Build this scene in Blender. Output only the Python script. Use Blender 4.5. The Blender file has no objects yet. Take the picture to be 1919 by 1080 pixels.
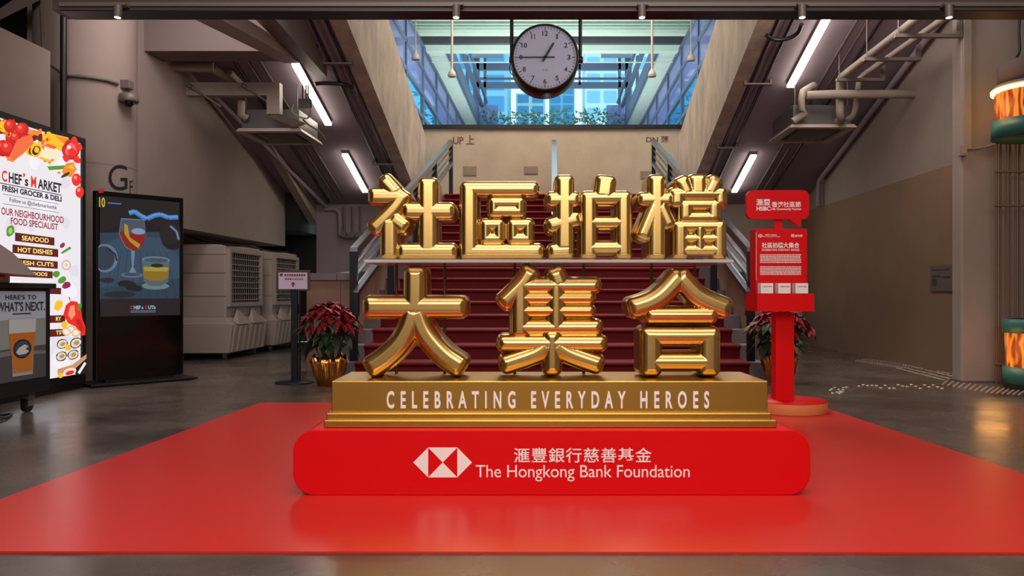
import bpy, bmesh, math, random
import numpy as np
from mathutils import Vector, Matrix
random.seed(7)
SC = bpy.context.scene
COL = SC.collection

# ------------------------------------------------------------------ camera
F, PX, PY, HC = 1500.0, 967.0, 550.0, 1.0
K = (1035.0 - PX) / F            # the hall runs a little to the right of the lens axis
cd = bpy.data.cameras.new('camera'); cam = bpy.data.objects.new('camera', cd); COL.objects.link(cam)
cam.location = (0, 0, HC); cam.rotation_euler = (math.pi/2, 0, 0)
cd.sensor_width = 36; cd.lens = F/1919*36
cd.shift_x = -7.5/1919; cd.shift_y = 10/1919
cd.clip_start = .05; cd.clip_end = 400
SC.camera = cam
# ------------------------------------------------------------------ look, sky, added fill lights
vs = SC.view_settings
vs.view_transform = 'Standard'; vs.look = 'None'; vs.gamma = 1; vs.exposure = 0.0; vs.use_curve_mapping = False
W = bpy.data.worlds.new('sky'); SC.world = W; W.use_nodes = True
nt = W.node_tree; bg = nt.nodes['Background']
geo = nt.nodes.new('ShaderNodeTexCoord'); sep = nt.nodes.new('ShaderNodeSeparateXYZ'); rmp = nt.nodes.new('ShaderNodeValToRGB')
nt.links.new(geo.outputs['Generated'], sep.inputs[0]); nt.links.new(sep.outputs['Z'], rmp.inputs[0]); nt.links.new(rmp.outputs[0], bg.inputs[0])
rmp.color_ramp.elements[0].position = .0; rmp.color_ramp.elements[0].color = (.72, .92, .98, 1)
rmp.color_ramp.elements[1].position = .45; rmp.color_ramp.elements[1].color = (.42, .70, .90, 1)
bg.inputs[1].default_value = 1.5

def area(name, loc, size, power, color, rot=(0, 0, 0), size_y=None, spread=math.pi):
    l = bpy.data.lights.new(name, 'AREA'); l.energy = power; l.color = color; l.size = size; l.spread = spread
    if size_y: l.shape = 'RECTANGLE'; l.size_y = size_y
    o = bpy.data.objects.new(name, l); COL.objects.link(o); o.location = loc; o.rotation_euler = rot
    return o
WARM = (1, .93, .86)
area('hall_ceiling_fill', (.4, 2.6, 4.9), 5.0, 150, WARM, size_y=2.6)  # added overhead fill for the mat and the top rims of the gold
area('hall_front_fill', (.3, -3.4, 4.3), 5.0, 330, WARM, (math.radians(62), 0, 0), size_y=2.2)  # added frontal fill behind the camera for the upright sign faces
area('atrium_fill', (.8, 15.5, 8.9), 3.5, 640, (1, .88, .74), size_y=5)  # added fill high in the stairwell void
area('atrium_gallery_fill', (.9, 22.6, 5.6), 6, 480, (.86, 1, .93), (math.radians(160), 0, 0), size_y=2)  # added upward fill that brightens the gallery ceiling and beams
area('atrium_far_fill', (1.4, 31, 5.4), 5, 380, (.86, 1, .96), (math.radians(180), 0, 0), size_y=6)  # unseen upward fill added below the far walkways
area('hall_back_fill', (0, -4.6, 4.7), 10.0, 230, WARM, (math.radians(-40), 0, 0), size_y=1.5)  # added to brighten the back wall that the gold reflects
area('left_bay_fill', (-3.3, 8.6, 4.7), 1.4, 75, (1, .88, .84), (math.radians(38), 0, 0))  # added fill for the walls and soffit of the left bay
area('right_bay_fill', (3.4, 8.6, 4.7), 1.4, 80, (1, .87, .80), (math.radians(38), 0, 0))  # unseen fill added for the right bay

# ------------------------------------------------------------------ helpers
def B(u, v, z): return Vector((u + K*v, v, z))          # hall coordinates: across, into depth, up
def P(px, py, Y): return Vector(((px-PX)*Y/F, Y, HC - (py-PY)*Y/F))
def lin(c):
    r = []
    for x in c[:3]:
        x = x/255.0
        r.append(x/12.92 if x <= .04045 else ((x+.055)/1.055)**2.4)
    return (*r, 1)
MC = {}
def mat(name, col, rough=.6, metal=0, emit=0, noise=0, scale=3, bump=0, alpha=None, spec=.5, col2=None, stretch=None, coat=0, bscale=None, rnoise=0):
    if name in MC: return MC[name]
    m = bpy.data.materials.new(name); m.use_nodes = True; MC[name] = m
    n = m.node_tree.nodes; L = m.node_tree.links; b = n['Principled BSDF']
    c = lin(col)
    b.inputs['Base Color'].default_value = c; b.inputs['Roughness'].default_value = rough; b.inputs['Metallic'].default_value = metal
    b.inputs['Specular IOR Level'].default_value = spec
    if coat: b.inputs['Coat Weight'].default_value = coat; b.inputs['Coat Roughness'].default_value = .1
    if emit:
        b.inputs['Emission Color'].default_value = c; b.inputs['Emission Strength'].default_value = emit
        b.inputs['Base Color'].default_value = (.02, .02, .02, 1)
    if noise or bump or rnoise:
        tc = n.new('ShaderNodeTexCoord'); mp = n.new('ShaderNodeMapping'); L.new(tc.outputs['Object'], mp.inputs[0])
        if stretch: mp.inputs['Scale'].default_value = stretch
        t = n.new('ShaderNodeTexNoise'); t.inputs['Scale'].default_value = scale; t.inputs['Detail'].default_value = 7; t.inputs['Roughness'].default_value = .62
        L.new(mp.outputs[0], t.inputs[0])
        if noise:
            cr = n.new('ShaderNodeValToRGB'); L.new(t.outputs['Fac'], cr.inputs[0])
            d = lin(col2) if col2 else tuple(x*(1-noise) for x in c[:3])+(1,)
            cr.color_ramp.elements[0].position = .34; cr.color_ramp.elements[0].color = d
            cr.color_ramp.elements[1].position = .66; cr.color_ramp.elements[1].color = c
            L.new(cr.outputs[0], b.inputs['Base Color'])
        if rnoise:
            mr = n.new('ShaderNodeMapRange'); L.new(t.outputs['Fac'], mr.inputs[0])
            mr.inputs[1].default_value = .3; mr.inputs[2].default_value = .7
            mr.inputs[3].default_value = max(.02, rough-rnoise); mr.inputs[4].default_value = rough+rnoise
            L.new(mr.outputs[0], b.inputs['Roughness'])
        if bump:
            t2 = n.new('ShaderNodeTexNoise'); t2.inputs['Scale'].default_value = bscale or scale*6; t2.inputs['Detail'].default_value = 4
            L.new(mp.outputs[0], t2.inputs[0])
            bp = n.new('ShaderNodeBump'); bp.inputs['Strength'].default_value = bump; bp.inputs['Distance'].default_value = .01
            L.new(t2.outputs['Fac'], bp.inputs['Height']); L.new(bp.outputs[0], b.inputs['Normal'])
    return m
def glass(name, col, rough=.02, ior=1.45, trans=1.0):
    m = mat(name, col, rough); b = m.node_tree.nodes['Principled BSDF']
    b.inputs['Transmission Weight'].default_value = trans; b.inputs['IOR'].default_value = ior
    return m
def pane_mat(name, col, mix):
    m = bpy.data.materials.new(name); m.use_nodes = True; n = m.node_tree.nodes; L = m.node_tree.links
    n.clear(); o = n.new('ShaderNodeOutputMaterial'); t = n.new('ShaderNodeBsdfTransparent'); p = n.new('ShaderNodeBsdfPrincipled'); x = n.new('ShaderNodeMixShader')
    t.inputs[0].default_value = lin(col); p.inputs['Base Color'].default_value = lin(col); p.inputs['Roughness'].default_value = .08
    x.inputs[0].default_value = mix; L.new(t.outputs[0], x.inputs[1]); L.new(p.outputs[0], x.inputs[2]); L.new(x.outputs[0], o.inputs[0])
    return m

class G:
    """collects faces for one mesh"""
    def __init__(s): s.v = []; s.f = []; s.m = []; s.mats = []; s.sm = []
    def mi(s, m):
        if m is None: return 0
        if m not in s.mats: s.mats.append(m)
        return s.mats.index(m)
    def add(s, vs, fs, m=None, smooth=False):
        o = len(s.v); s.v += [tuple(x) for x in vs]; i = s.mi(m)
        for f in fs: s.f.append(tuple(o+k for k in f)); s.m.append(i); s.sm.append(smooth)
        return s
    def hexa(s, c, m=None):  # 8 corners: bottom 4 ccw, top 4
        return s.add(c, [(3,2,1,0),(4,5,6,7),(0,1,5,4),(1,2,6,5),(2,3,7,6),(3,0,4,7)], m)
    def box(s, x0, x1, y0, y1, z0, z1, m=None, fn=Vector):
        g = (lambda *a: fn(*a)) if fn is not Vector else (lambda *a: Vector(a))
        return s.hexa([g(x0,y0,z0),g(x1,y0,z0),g(x1,y1,z0),g(x0,y1,z0),g(x0,y0,z1),g(x1,y0,z1),g(x1,y1,z1),g(x0,y1,z1)], m)
    def bb(s, u0, u1, v0, v1, z0, z1, m=None): return s.box(u0,u1,v0,v1,z0,z1,m,B)
    def tube(s, pts, r, n=10, m=None, caps=True):
        pts = [Vector(p) for p in pts]; rs = r if isinstance(r, (list, tuple)) else [r]*len(pts)
        vs = []; fs = []; up0 = None
        for i, p in enumerate(pts):
            d = (pts[min(i+1, len(pts)-1)] - pts[max(i-1, 0)]).normalized()
            a = Vector((0,0,1)) if abs(d.z) < .95 else Vector((0,1,0))
            if up0 is not None: a = up0
            x = d.cross(a)
            if x.length < 1e-4: x = d.cross(Vector((1,0,0)))
            x.normalize(); y = x.cross(d).normalized(); up0 = y
            for k in range(n):
                t = 2*math.pi*k/n; vs.append(p + (x*math.cos(t)+y*math.sin(t))*rs[i])
        for i in range(len(pts)-1):
            for k in range(n):
                a = i*n+k; b = i*n+(k+1) % n; fs.append((a, b, b+n, a+n))
        s.add(vs, fs, m, True)
        if caps:
            s.add(vs[:n], [tuple(range(n))], m); s.add(vs[-n:], [tuple(range(n))[::-1]], m)
        return s
    def lathe(s, prof, c=(0,0,0), n=32, m=None, smooth=True, fn=None):
        vs = []; fs = []
        for (r, z) in prof:
            for k in range(n):
                t = 2*math.pi*k/n; rr, zz = fn(r, z, t) if fn else (r, z)
                vs.append((c[0]+rr*math.cos(t), c[1]+rr*math.sin(t), c[2]+zz))
        for i in range(len(prof)-1):
            for k in range(n):
                a = i*n+k; b = i*n+(k+1) % n; fs.append((a, b, b+n, a+n))
        return s.add(vs, fs, m, smooth)
    def prism(s, poly, a, b, fn, m=None):
        """polygon (p,q) extruded between a and b; fn(p,q,t) -> point"""
        n = len(poly); vs = [fn(p,q,a) for p,q in poly]+[fn(p,q,b) for p,q in poly]
        fs = [tuple(range(n))[::-1], tuple(range(n,2*n))]+[(i,(i+1)%n,(i+1)%n+n,i+n) for i in range(n)]
        return s.add(vs, fs, m)
    def quad(s, a, b, c, d, m=None): return s.add([a,b,c,d], [(0,1,2,3)], m)
    def build(s, name, m=None, parent=None, bevel=0, kind=None, fix=True):
        me = bpy.data.meshes.new(name)
        if not s.v: return None
        cen = Vector((0,0,0))
        if parent is not None: cen = parent.location.copy()
        else:
            a = np.array(s.v); cen = Vector(((a[:,0].min()+a[:,0].max())/2, (a[:,1].min()+a[:,1].max())/2, a[:,2].min()))
        me.from_pydata([(x-cen.x, y-cen.y, z-cen.z) for x,y,z in s.v], [], s.f)
        for x in (s.mats or [m]): me.materials.append(x)
        me.polygons.foreach_set('material_index', s.m); me.polygons.foreach_set('use_smooth', s.sm); me.update()
        if fix:
            bm = bmesh.new(); bm.from_mesh(me); bmesh.ops.recalc_face_normals(bm, faces=bm.faces); bm.to_mesh(me); bm.free()
        o = bpy.data.objects.new(name, me); COL.objects.link(o)
        if parent is not None: o.parent = parent
        else: o.location = cen
        if bevel:
            bv = o.modifiers.new('bevel', 'BEVEL'); bv.width = bevel; bv.segments = 3; bv.limit_method = 'ANGLE'; bv.angle_limit = .6
        if kind: o['kind'] = kind
        return o
def tag(o, label, cat, group=None, kind=None):
    o['label'] = label; o['category'] = cat
    if group: o['group'] = group
    if kind: o['kind'] = kind
    return o
def thing(name, loc, label, cat, group=None):
    o = bpy.data.objects.new(name, None); COL.objects.link(o); o.location = loc; o.empty_display_size = .1
    return tag(o, label, cat, group)
def struct(g, name, m, bevel=0): return g.build(name, m, bevel=bevel, kind='structure')

TXT = {}
def text_polys(body, bold=0.0, space=1.0, line=1.0, align='CENTER'):
    key = (body, bold, space, line, align)
    if key in TXT: return TXT[key]
    c = bpy.data.curves.new('t', 'FONT'); c.body = body; c.offset = bold; c.space_character = space; c.space_line = line
    c.align_x = align; c.resolution_u = 4; c.fill_mode = 'FRONT'
    o = bpy.data.objects.new('t', c); COL.objects.link(o)
    dg = bpy.context.evaluated_depsgraph_get(); dg.update(); me = bpy.data.meshes.new_from_object(o.evaluated_get(dg))
    v = np.array([x.co[:] for x in me.vertices]).reshape(-1, 3); f = [tuple(p.vertices) for p in me.polygons]
    bpy.data.objects.remove(o); bpy.data.curves.remove(c); bpy.data.meshes.remove(me)
    TXT[key] = (v, f); return v, f
def put_text(g, body, fn, x0, y0, x1, y1, m, bold=0.0, space=1.0, line=1.0, align='CENTER', sub=0):
    """fit the text to the box (x0,y0)-(x1,y1), y down; fn(x,y) -> point"""
    v, f = text_polys(body, bold, space, line, align)
    if len(v) == 0: return
    if sub:
        pts = [tuple(p) for p in v]; tris = []
        st = [(f_[0], f_[i], f_[i+1]) for f_ in f for i in range(1, len(f_)-1)]
        while st:
            t3 = st.pop(); k = max(range(3), key=lambda k: abs(pts[t3[k]][0]-pts[t3[(k+1)%3]][0])); i, j, l = t3[k], t3[(k+1)%3], t3[(k+2)%3]
            if abs(pts[i][0]-pts[j][0]) > sub:
                pts.append(tuple((p+q)/2 for p,q in zip(pts[i],pts[j]))); n = len(pts)-1; st += [(i,n,l),(n,j,l)]
            else: tris.append(t3)
        v = np.array(pts); f = tris
    a, b = v.min(0), v.max(0)
    vs = [fn(x0+(p[0]-a[0])/(b[0]-a[0])*(x1-x0), y1-(p[1]-a[1])/max(1e-6, b[1]-a[1])*(y1-y0)) for p in v]
    g.add(vs, f, m)
class Print:
    """flat printed picture: layered polygons on one surface, one mesh.  fn(x, y, layer)"""
    def __init__(s, fn, step=.0006, lo=-1e9, hi=1e9): s.g = G(); s.k = 0; s.step = step; s.fn = lambda x,y,h: fn(min(hi,max(lo,x)),y,h)
    def poly(s, pts, m): s.k += 1; h = s.k*s.step; s.g.add([s.fn(x,y,h) for x,y in pts], [tuple(range(len(pts)))], m)
    def rect(s, x0,y0,x1,y1,m): s.poly([(x0,y0),(x1,y0),(x1,y1),(x0,y1)], m)
    def ell(s, cx,cy,rx,ry,m,n=20,rot=0,wob=0,a0=0,a1=2*math.pi):
        pts=[]
        for k in range(n):
            t=a0+(a1-a0)*k/(n if a1-a0>6.2 else n-1); w=1+wob*random.uniform(-1,1)
            x=rx*math.cos(t)*w; y=ry*math.sin(t)*w
            pts.append((cx+x*math.cos(rot)-y*math.sin(rot), cy+x*math.sin(rot)+y*math.cos(rot)))
        s.poly(pts,m)
    def line(s, pts, w, m):
        for (a,b),(c,d) in zip(pts,pts[1:]):
            l=math.hypot(c-a,d-b) or 1; nx,ny=-(d-b)/l*w/2,(c-a)/l*w/2
            s.poly([(a+nx,b+ny),(c+nx,d+ny),(c-nx,d-ny),(a-nx,b-ny)],m)
    def text(s, body, x0,y0,x1,y1,m,**k): s.k+=1; h=s.k*s.step; put_text(s.g, body, lambda x,y: s.fn(x,y,h), x0,y0,x1,y1,m,**k)

# ------------------------------------------------------------------ materials
M_floor = mat('polished_concrete', (104,92,86), .26, noise=.5, scale=1.1, bump=.10, rnoise=.10, bscale=9)
M_wall = mat('painted_wall', (156,141,134), .85, noise=.12, scale=1.2, bump=.05)
M_walldark = mat('painted_wall_lower', (136,122,114), .8, noise=.1, scale=1.2)
M_tan = mat('tan_wall', (142,114,92), .8, noise=.14, scale=1.5, bump=.05)
M_soffit = mat('soffit_paint', (150,134,146), .8, noise=.1, scale=1.0)
M_string = mat('board_marked_concrete', (188,170,148), .8, noise=.28, scale=2.6, stretch=(1,1,.55), bump=.35, bscale=9, col2=(148,136,128))
M_land = mat('landing_concrete', (178,160,138), .8, noise=.16, scale=1.6)
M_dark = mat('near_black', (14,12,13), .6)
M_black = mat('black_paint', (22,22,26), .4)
M_grey = mat('grey_metal', (112,102,98), .5, .2)
M_pipe = mat('pipe_lagging', (150,138,128), .6, noise=.12, scale=8)
M_beam = mat('beam_paint', (112,98,96), .7)
M_white = mat('white_print', (244,242,240), .6)
M_red = mat('signal_red', (216,2,12), .45, spec=.2)
M_carpet = mat('red_vinyl', (212,44,38), .30, spec=.5)
M_gold = mat('gold_foil', (220,184,116), .27, 1.0)
M_goldb = mat('brushed_gold', (196,152,74), .34, 1.0, bump=.02, bscale=300)
M_runner = mat('red_stair_carpet', (112,0,14), .6, spec=.22, noise=.2, scale=30)
M_runner.node_tree.nodes['Principled BSDF'].inputs['Sheen Weight'].default_value = .05
M_runner.node_tree.nodes['Principled BSDF'].inputs['Sheen Tint'].default_value = (1,.2,.3,1)
M_stone = mat('stair_stone', (128,120,124), .7, noise=.2, scale=4)
M_steel = mat('satin_steel', (150,160,178), .28, 1.0)
M_post = mat('dark_navy_steel', (22,24,38), .4, .3)
M_tube = mat('lamp_tube', (255,246,226), emit=17)
M_led = mat('lamp_lens', (255,225,180), emit=7)
M_pale = mat('pale_beam', (206,220,206), .7, noise=.08, scale=2)

exec_order = None
def soff(v): return 7.52 - .3*v
# ------------------------------------------------------------------ setting
g = G(); g.bb(-10, 9.5, -7, 16.5, -.2, 0); struct(g, 'floor', M_floor)
M_hall = mat('hall_plaster', (205,192,178), .9)
g = G(); g.bb(-10, 9.5, -7.2, -7, 0, 5.3); struct(g, 'wall_back', M_hall)
g = G(); g.bb(-10, 9.5, -7, 7.7, 5.2, 5.4); struct(g, 'ceiling', M_hall)
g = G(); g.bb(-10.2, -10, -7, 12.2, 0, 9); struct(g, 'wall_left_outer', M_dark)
g = G(); g.bb(9.5, 9.7, -7, 9.4, 0, 9); struct(g, 'wall_right_outer', M_hall)
g = G(); g.bb(-5.3, -5.08, 3.5, 8.10, 0, 3.45); struct(g, 'wall_left_front', M_wall)
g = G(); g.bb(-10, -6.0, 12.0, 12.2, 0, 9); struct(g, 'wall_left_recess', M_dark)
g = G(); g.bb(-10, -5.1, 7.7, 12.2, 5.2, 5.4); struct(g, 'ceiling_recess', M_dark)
g = G()
g.bb(-6.3, -5.1, 9.6, 15.28, 1.9, 8, M_wall)
g.bb(-6.3, -5.75, 9.6, 15.28, 0, 1.9, M_walldark)
struct(g, 'wall_left', M_wall)
g = G(); g.lathe([(.55,0),(.55,8)], B(-5.53, 9.5, 0), 128); struct(g, 'wall_left_column', M_wall)
g = G(); g.lathe([(.551,2.47),(.553,2.478),(.551,2.486)], B(-5.53, 9.5, 0), 48); struct(g, 'trim_column', M_walldark)
g = G()
g.bb(4.95, 5.3, 9.22, 16.1, 0, 2.6, M_tan); g.bb(4.95, 5.3, 9.22, 16.1, 2.6, 8, M_wall)
struct(g, 'wall_right', M_wall)
g = G(); g.bb(4.60, 9.5, 9.0, 9.22, 0, 8); struct(g, 'wall_right_pier', M_wall, bevel=.02)
# soffits under the upper flights, with board marked stringers facing the stairwell
for s, nm in ((-1,'left'),(1,'right')):
    g = G()
    a, b = (-6.2,-2.62) if s < 0 else (2.62, 5.2)
    g.hexa([B(a,7.7,soff(7.7)),B(b,7.7,soff(7.7)),B(b,15.95,soff(15.95)),B(a,15.95,soff(15.95)),B(a,7.7,soff(7.7)+.3),B(b,7.7,soff(7.7)+.3),B(b,15.95,soff(15.95)+.3),B(a,15.95,soff(15.95)+.3)])
    struct(g, 'ceiling_'+nm, M_soffit)
    g = G(); u0, u1 = s*2.6, s*2.82
    g.prism([(7.5,soff(7.5)-.02),(18.4,soff(18.4)-.02),(18.4,soff(18.4)+1.63),(7.5,soff(7.5)+1.63)], u0, u1, lambda p,q,t: B(t,p,q))
    struct(g, 'wall_stairwell_'+nm, M_string)
    g = G(); a, b = (-4.67,-2.58) if s < 0 else (2.58, 4.95)
    g.bb(a, b, 15.85, 16.05, 0, 3.0); struct(g, 'wall_far_'+nm, M_wall if s > 0 else M_soffit)
    g = G(); g.bb(*((-6.2,-6.0) if s < 0 else (6.0,6.2)), 7.7, 26, 5, 9.6); struct(g, 'wall_upper_'+nm, M_pale)
g = G(); g.bb(-6.2, 6.2, 7.5, 7.7, 5.4, 9.8); struct(g, 'wall_upper_front', M_pale)
g = G(); g.bb(-6.2, -4.67, 16.6, 16.8, 0, 3.2); g.bb(-6.3,-6.2,15.28,16.8,0,3.2); g.bb(-6.25,-4.83,15.30,16.7,2.2,3.4); struct(g, 'door_1', M_dark)
g = G()
g.prism([(13.0,soff(13)-.03),(15.9,soff(15.9)-.38),(15.9,soff(15.9)),(13.0,soff(13))], -4.82, -4.67, lambda p,q,t: B(t,p,q))
struct(g, 'trim_soffit_edge', M_wall)
# downstand beam and pilaster shapes at the left
g = G(); g.bb(-5.1, -3.30, 10.0, 10.45, 4.03, 4.6); struct(g, 'trim_downstand', M_beam)
# landing wall with its dark sill
g = G(); g.bb(-6, 6, 19.5, 19.7, 2.4, 5.0); struct(g, 'wall_landing', M_land)
g = G(); g.bb(-6, 6, 19.44, 19.72, 5.0, 5.10); struct(g, 'trim_sill', M_black)
g = G(); g.bb(-9, 9, 19.72, 40, 4.7, 4.95); struct(g, 'floor_gallery', M_stone)
g = G(); g.bb(-6.2, 6.2, 7.7, 25.2, 9.55, 9.75); struct(g, 'ceiling_gallery', mat('gallery_ceiling', (190,196,190), .8))
g = G(); g.bb(-7, 7, 25.2, 25.4, 9.16, 9.75); struct(g, 'trim_gallery_beam', M_pale)
g = G(); g.bb(-7, 7, 25.5, 25.7, 8.98, 9.20); struct(g, 'trim_gallery_dark_beam', mat('dark_beam', (60,56,62), .6))
g = G(); g.bb(-7, 7, 26.0, 26.3, 8.88, 9.30); struct(g, 'trim_gallery_pale_beam', M_pale)
# landing lettering and access plates
g = G(); fl = lambda x,y: P(x,y,19.497)
put_text(g, 'UP 上', fl, 849, 254, 889, 271, None, bold=.02)
tag(g.build('wall_lettering', mat('faded_maroon', (96,50,52), .7)), 'maroon letters UP at the left of the stair landing wall', 'lettering')
g = G(); put_text(g, 'DN 落', fl, 1211, 255, 1254, 268, None, bold=.02)
tag(g.build('wall_lettering', mat('faded_maroon', (96,50,52), .7)), 'maroon letters DN at the right of the stair landing wall', 'lettering')
for i,(x0,y0,x1,y1) in enumerate(((868,312,893,330),(982,312,1008,327),(1200,321,1222,336))):
    g = G(); a = P(x0,y1,19.5); b = P(x1,y0,19.5)
    g.box(a.x,b.x,19.485,19.5,a.z,b.z); g.box(a.x+.02,b.x-.02,19.478,19.486,a.z+.02,b.z-.02)
    tag(g.build('access_plate', mat('access_plate', (132,114,96), .7)), ('square plate on landing wall below the letters UP','square plate on landing wall left of centre handrail','square plate on landing wall beside right handrail')[i], 'plate', 'access plates on the landing wall')

# ------------------------------------------------------------------ atrium behind the landing: glazed side walls, frame, city
M_frame = mat('window_frame', (84,94,118), .5)
M_pane1 = pane_mat('frosted_pane', (160,166,216), .55); M_pane2 = pane_mat('clear_pane', (150,215,240), .18)
for s, n in ((-1,1),(1,2)):
    g = G(); X = 4.16*s
    vsn = [19.9,22.6,25.6,28.6,31.7,34.7,37.7]
    for v in vsn: g.bb(X-.06, X+.06, v-.06, v+.06, 4.95, 8.95, M_frame)
    for z in (5.1,6.6,7.35,8.15,8.9): g.bb(X-.06, X+.06, 19.9, 37.7, z-.06, z+.06, M_frame)
    for v0, v1 in zip(vsn, vsn[1:]):
        g.bb(X-.015, X+.015, v0+.06, v1-.06, 7.41, 8.84, M_pane1); g.bb(X-.015, X+.015, v0+.06, v1-.06, 5.16, 7.29, M_pane2)
    struct(g, 'window_%d' % n, M_frame)
    g = G(); a, b = (-4.16,-3.45) if s < 0 else (3.45,4.16)
    g.bb(a, b, 26.3, 38, 8.96, 9.3); struct(g, 'ceiling_walkway_'+('left' if s < 0 else 'right'), M_pale)
    g = G(); e = b if s < 0 else a
    g.bb(e-.05, e+.05, 26.3, 38, 8.90, 9.45); struct(g, 'trim_walkway_'+('left' if s < 0 else 'right'), M_frame)
    g = G(); g.bb(s*3.3-.08, s*3.3+.08, 26.4, 38, 9.75, 9.9); g.bb(s*3.1-.05, s*3.1+.05, 26.4, 38, 10.0, 10.1); struct(g, 'trim_rail_'+('left' if s < 0 else 'right'), M_frame)
g = G()
for s in (-1,1):
    for o, w in ((3.62,.30),(4.05,.12),(3.2,.12)): g.bb(s*o-w/2, s*o+w/2, 38, 38.3, 5, 12.3, M_frame)
for z0, z1 in ((11.64,11.97),(10.78,11.04),(11.20,11.26)): g.bb(-3.6, 3.6, 38, 38.25, z0, z1, M_frame)
for u in (-1.3, 1.3): g.bb(u-.05, u+.05, 38, 38.2, 10.9, 11.9, M_frame)
for s in (-1,1):
    for u0,u1,zt in ((2.55,3.4,9.85),): g.bb(*sorted((s*u0,s*u1)), 37.6, 37.7, 8.6, zt, M_pane1)
for s in (-1,1): g.bb(*sorted((s*2.3,s*3.9)), 37.2, 37.9, 12.15, 12.7, mat('pale_panel', (170,180,200), .6))
struct(g, 'window_3', M_frame)
M_city = mat('city_facade', (130,196,220), .5); M_city2 = mat('city_glass', (70,150,200), .25); M_city3 = mat('city_pale', (196,232,226), .6)
def tower(u0,u1,v,z0,z1,m,cell,label,dark):
    t = thing('tower_block', B((u0+u1)/2, v, z0), label, 'building', 'city blocks beyond the atrium')
    g = G(); g.bb(u0,u1,v,v+6,z0,z1); g.build('wall', m, t)
    w = G(); nu = max(2,int((u1-u0)/cell)); nz = max(2,int((z1-z0)/cell))
    cu=(u1-u0)/nu; cz=(z1-z0)/nz
    for i in range(nu):
        for j in range(nz):
            w.bb(u0+cu*(i+.12), u0+cu*(i+.88), v-.06, v, z0+cz*(j+.15), z0+cz*(j+.85))
    w.build('window_panes', dark, t)
tower(-9,-3.4,60,0,24,M_city,1.6,'blue grey city block seen left through the atrium','' or M_city2)
tower(-3.0,-.6,66,0,17.5,M_city3,.9,'low pale city block left of centre behind the atrium frame',M_city2)
tower(-.3,2.0,72,0,20.5,M_city,.8,'narrow blue city block directly behind the clock',M_city2)
tower(2.4,8.4,58,0,19.5,M_city3,1.2,'pale green gridded city block right of the clock',M_city)
tower(8.8,16,64,0,25,M_city,1.7,'blue city block seen right through the atrium',M_city2)
M_hedge = mat('hedge_leaf', (96,134,120), .7, noise=.4, scale=9); 
for u0,u1,lab in ((-3.3,3.3,'leafy hedge along the far edge of the atrium'),(-9,-4.4,'leafy bushes outside the left glass wall'),(4.4,9,'leafy bushes outside the right glass wall')):
    g = G(); rr = random.Random(int(u0*10)+99)
    for k in range(900):
        c = B(rr.uniform(u0,u1), rr.uniform(36.2,37.4) if abs(u0)<4 else rr.uniform(26,37), 8.45+rr.random()**1.6*.95 if abs(u0)<4 else 6.4+rr.random()*1.6)
        d = Vector((rr.uniform(-1,1),rr.uniform(-1,1),rr.uniform(-.6,1))).normalized()*rr.uniform(.08,.2); e = d.cross(Vector((rr.uniform(-1,1),rr.uniform(-1,1),.3))).normalized()*.05
        g.add([c-d,c+e,c+d,c-e],[(0,1,2,3)])
    tag(g.build('hedge', M_hedge, fix=False), lab, 'hedge', kind='stuff')
# gallery ceiling fittings
for z in (9.45, 9.36, 9.27):
    g = G(); g.tube([B(-6,25.12,z),B(6,25.12,z)], .022, 8)
    tag(g.build('ceiling_pipe', mat('pale_pipe', (170,190,184), .5)), {9.45:'topmost thin pipe along the gallery beam',9.36:'middle thin pipe along the gallery beam',9.27:'lowest thin pipe along the gallery beam'}[z], 'pipe', 'pipes along the gallery beam')
g = G(); g.tube([B(-4,26.6,8.68),B(4,26.6,8.68)], .02, 6)
tag(g.build('tie_rod', M_pale), 'thin white rod stretched across the atrium below the pale beam', 'rod')
M_shade = mat('pendant_shade', (176,168,156), .5)
for x, y0, y1, v, lab in ((779,94,112,19.0,'outer left pendant lamp above the landing'),(847,128,144,18.0,'inner left pendant lamp above the landing'),(1222,128,144,18.0,'inner right pendant lamp above the landing'),(1295,96,114,19.0,'outer right pendant lamp above the landing')):
    p = P(x, y1, v); q = P(x, y0, v); r = 8.2*v/F
    t = thing('pendant_lamp', p, lab, 'lamp', 'pendant lamps above the landing')
    g = G(); g.lathe([(r*.9,0),(r,.03),(r*.8,.10),(r*.35,.16),(r*.25,q.z-p.z)], p, 20); g.lathe([(0,.02),(r*.88,.02)], p, 20); g.build('shade', M_shade, t)
    g = G(); g.tube([(p.x,p.y,q.z-.01),(p.x,p.y,9.55)], .028 if abs(x-1035) < 200 else .014, 8); g.build('stem', M_shade, t)
for x, y, lab in ((823,36,'small ceiling fixture between left pendant lamps'),(1250,38,'small ceiling fixture between right pendant lamps'),(1026,22,'round smoke detector above the clock')):
    p = P(x, y, 24); g = G(); g.lathe([(0,-.02),(.12,0),(.12,.12),(.05,.2)], (p.x,p.y,9.34), 14); g.tube([(p.x,p.y,9.4),(p.x,p.y,9.56)],.03,8)
    tag(g.build('ceiling_fixture', M_grey), lab, 'fixture')

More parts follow.
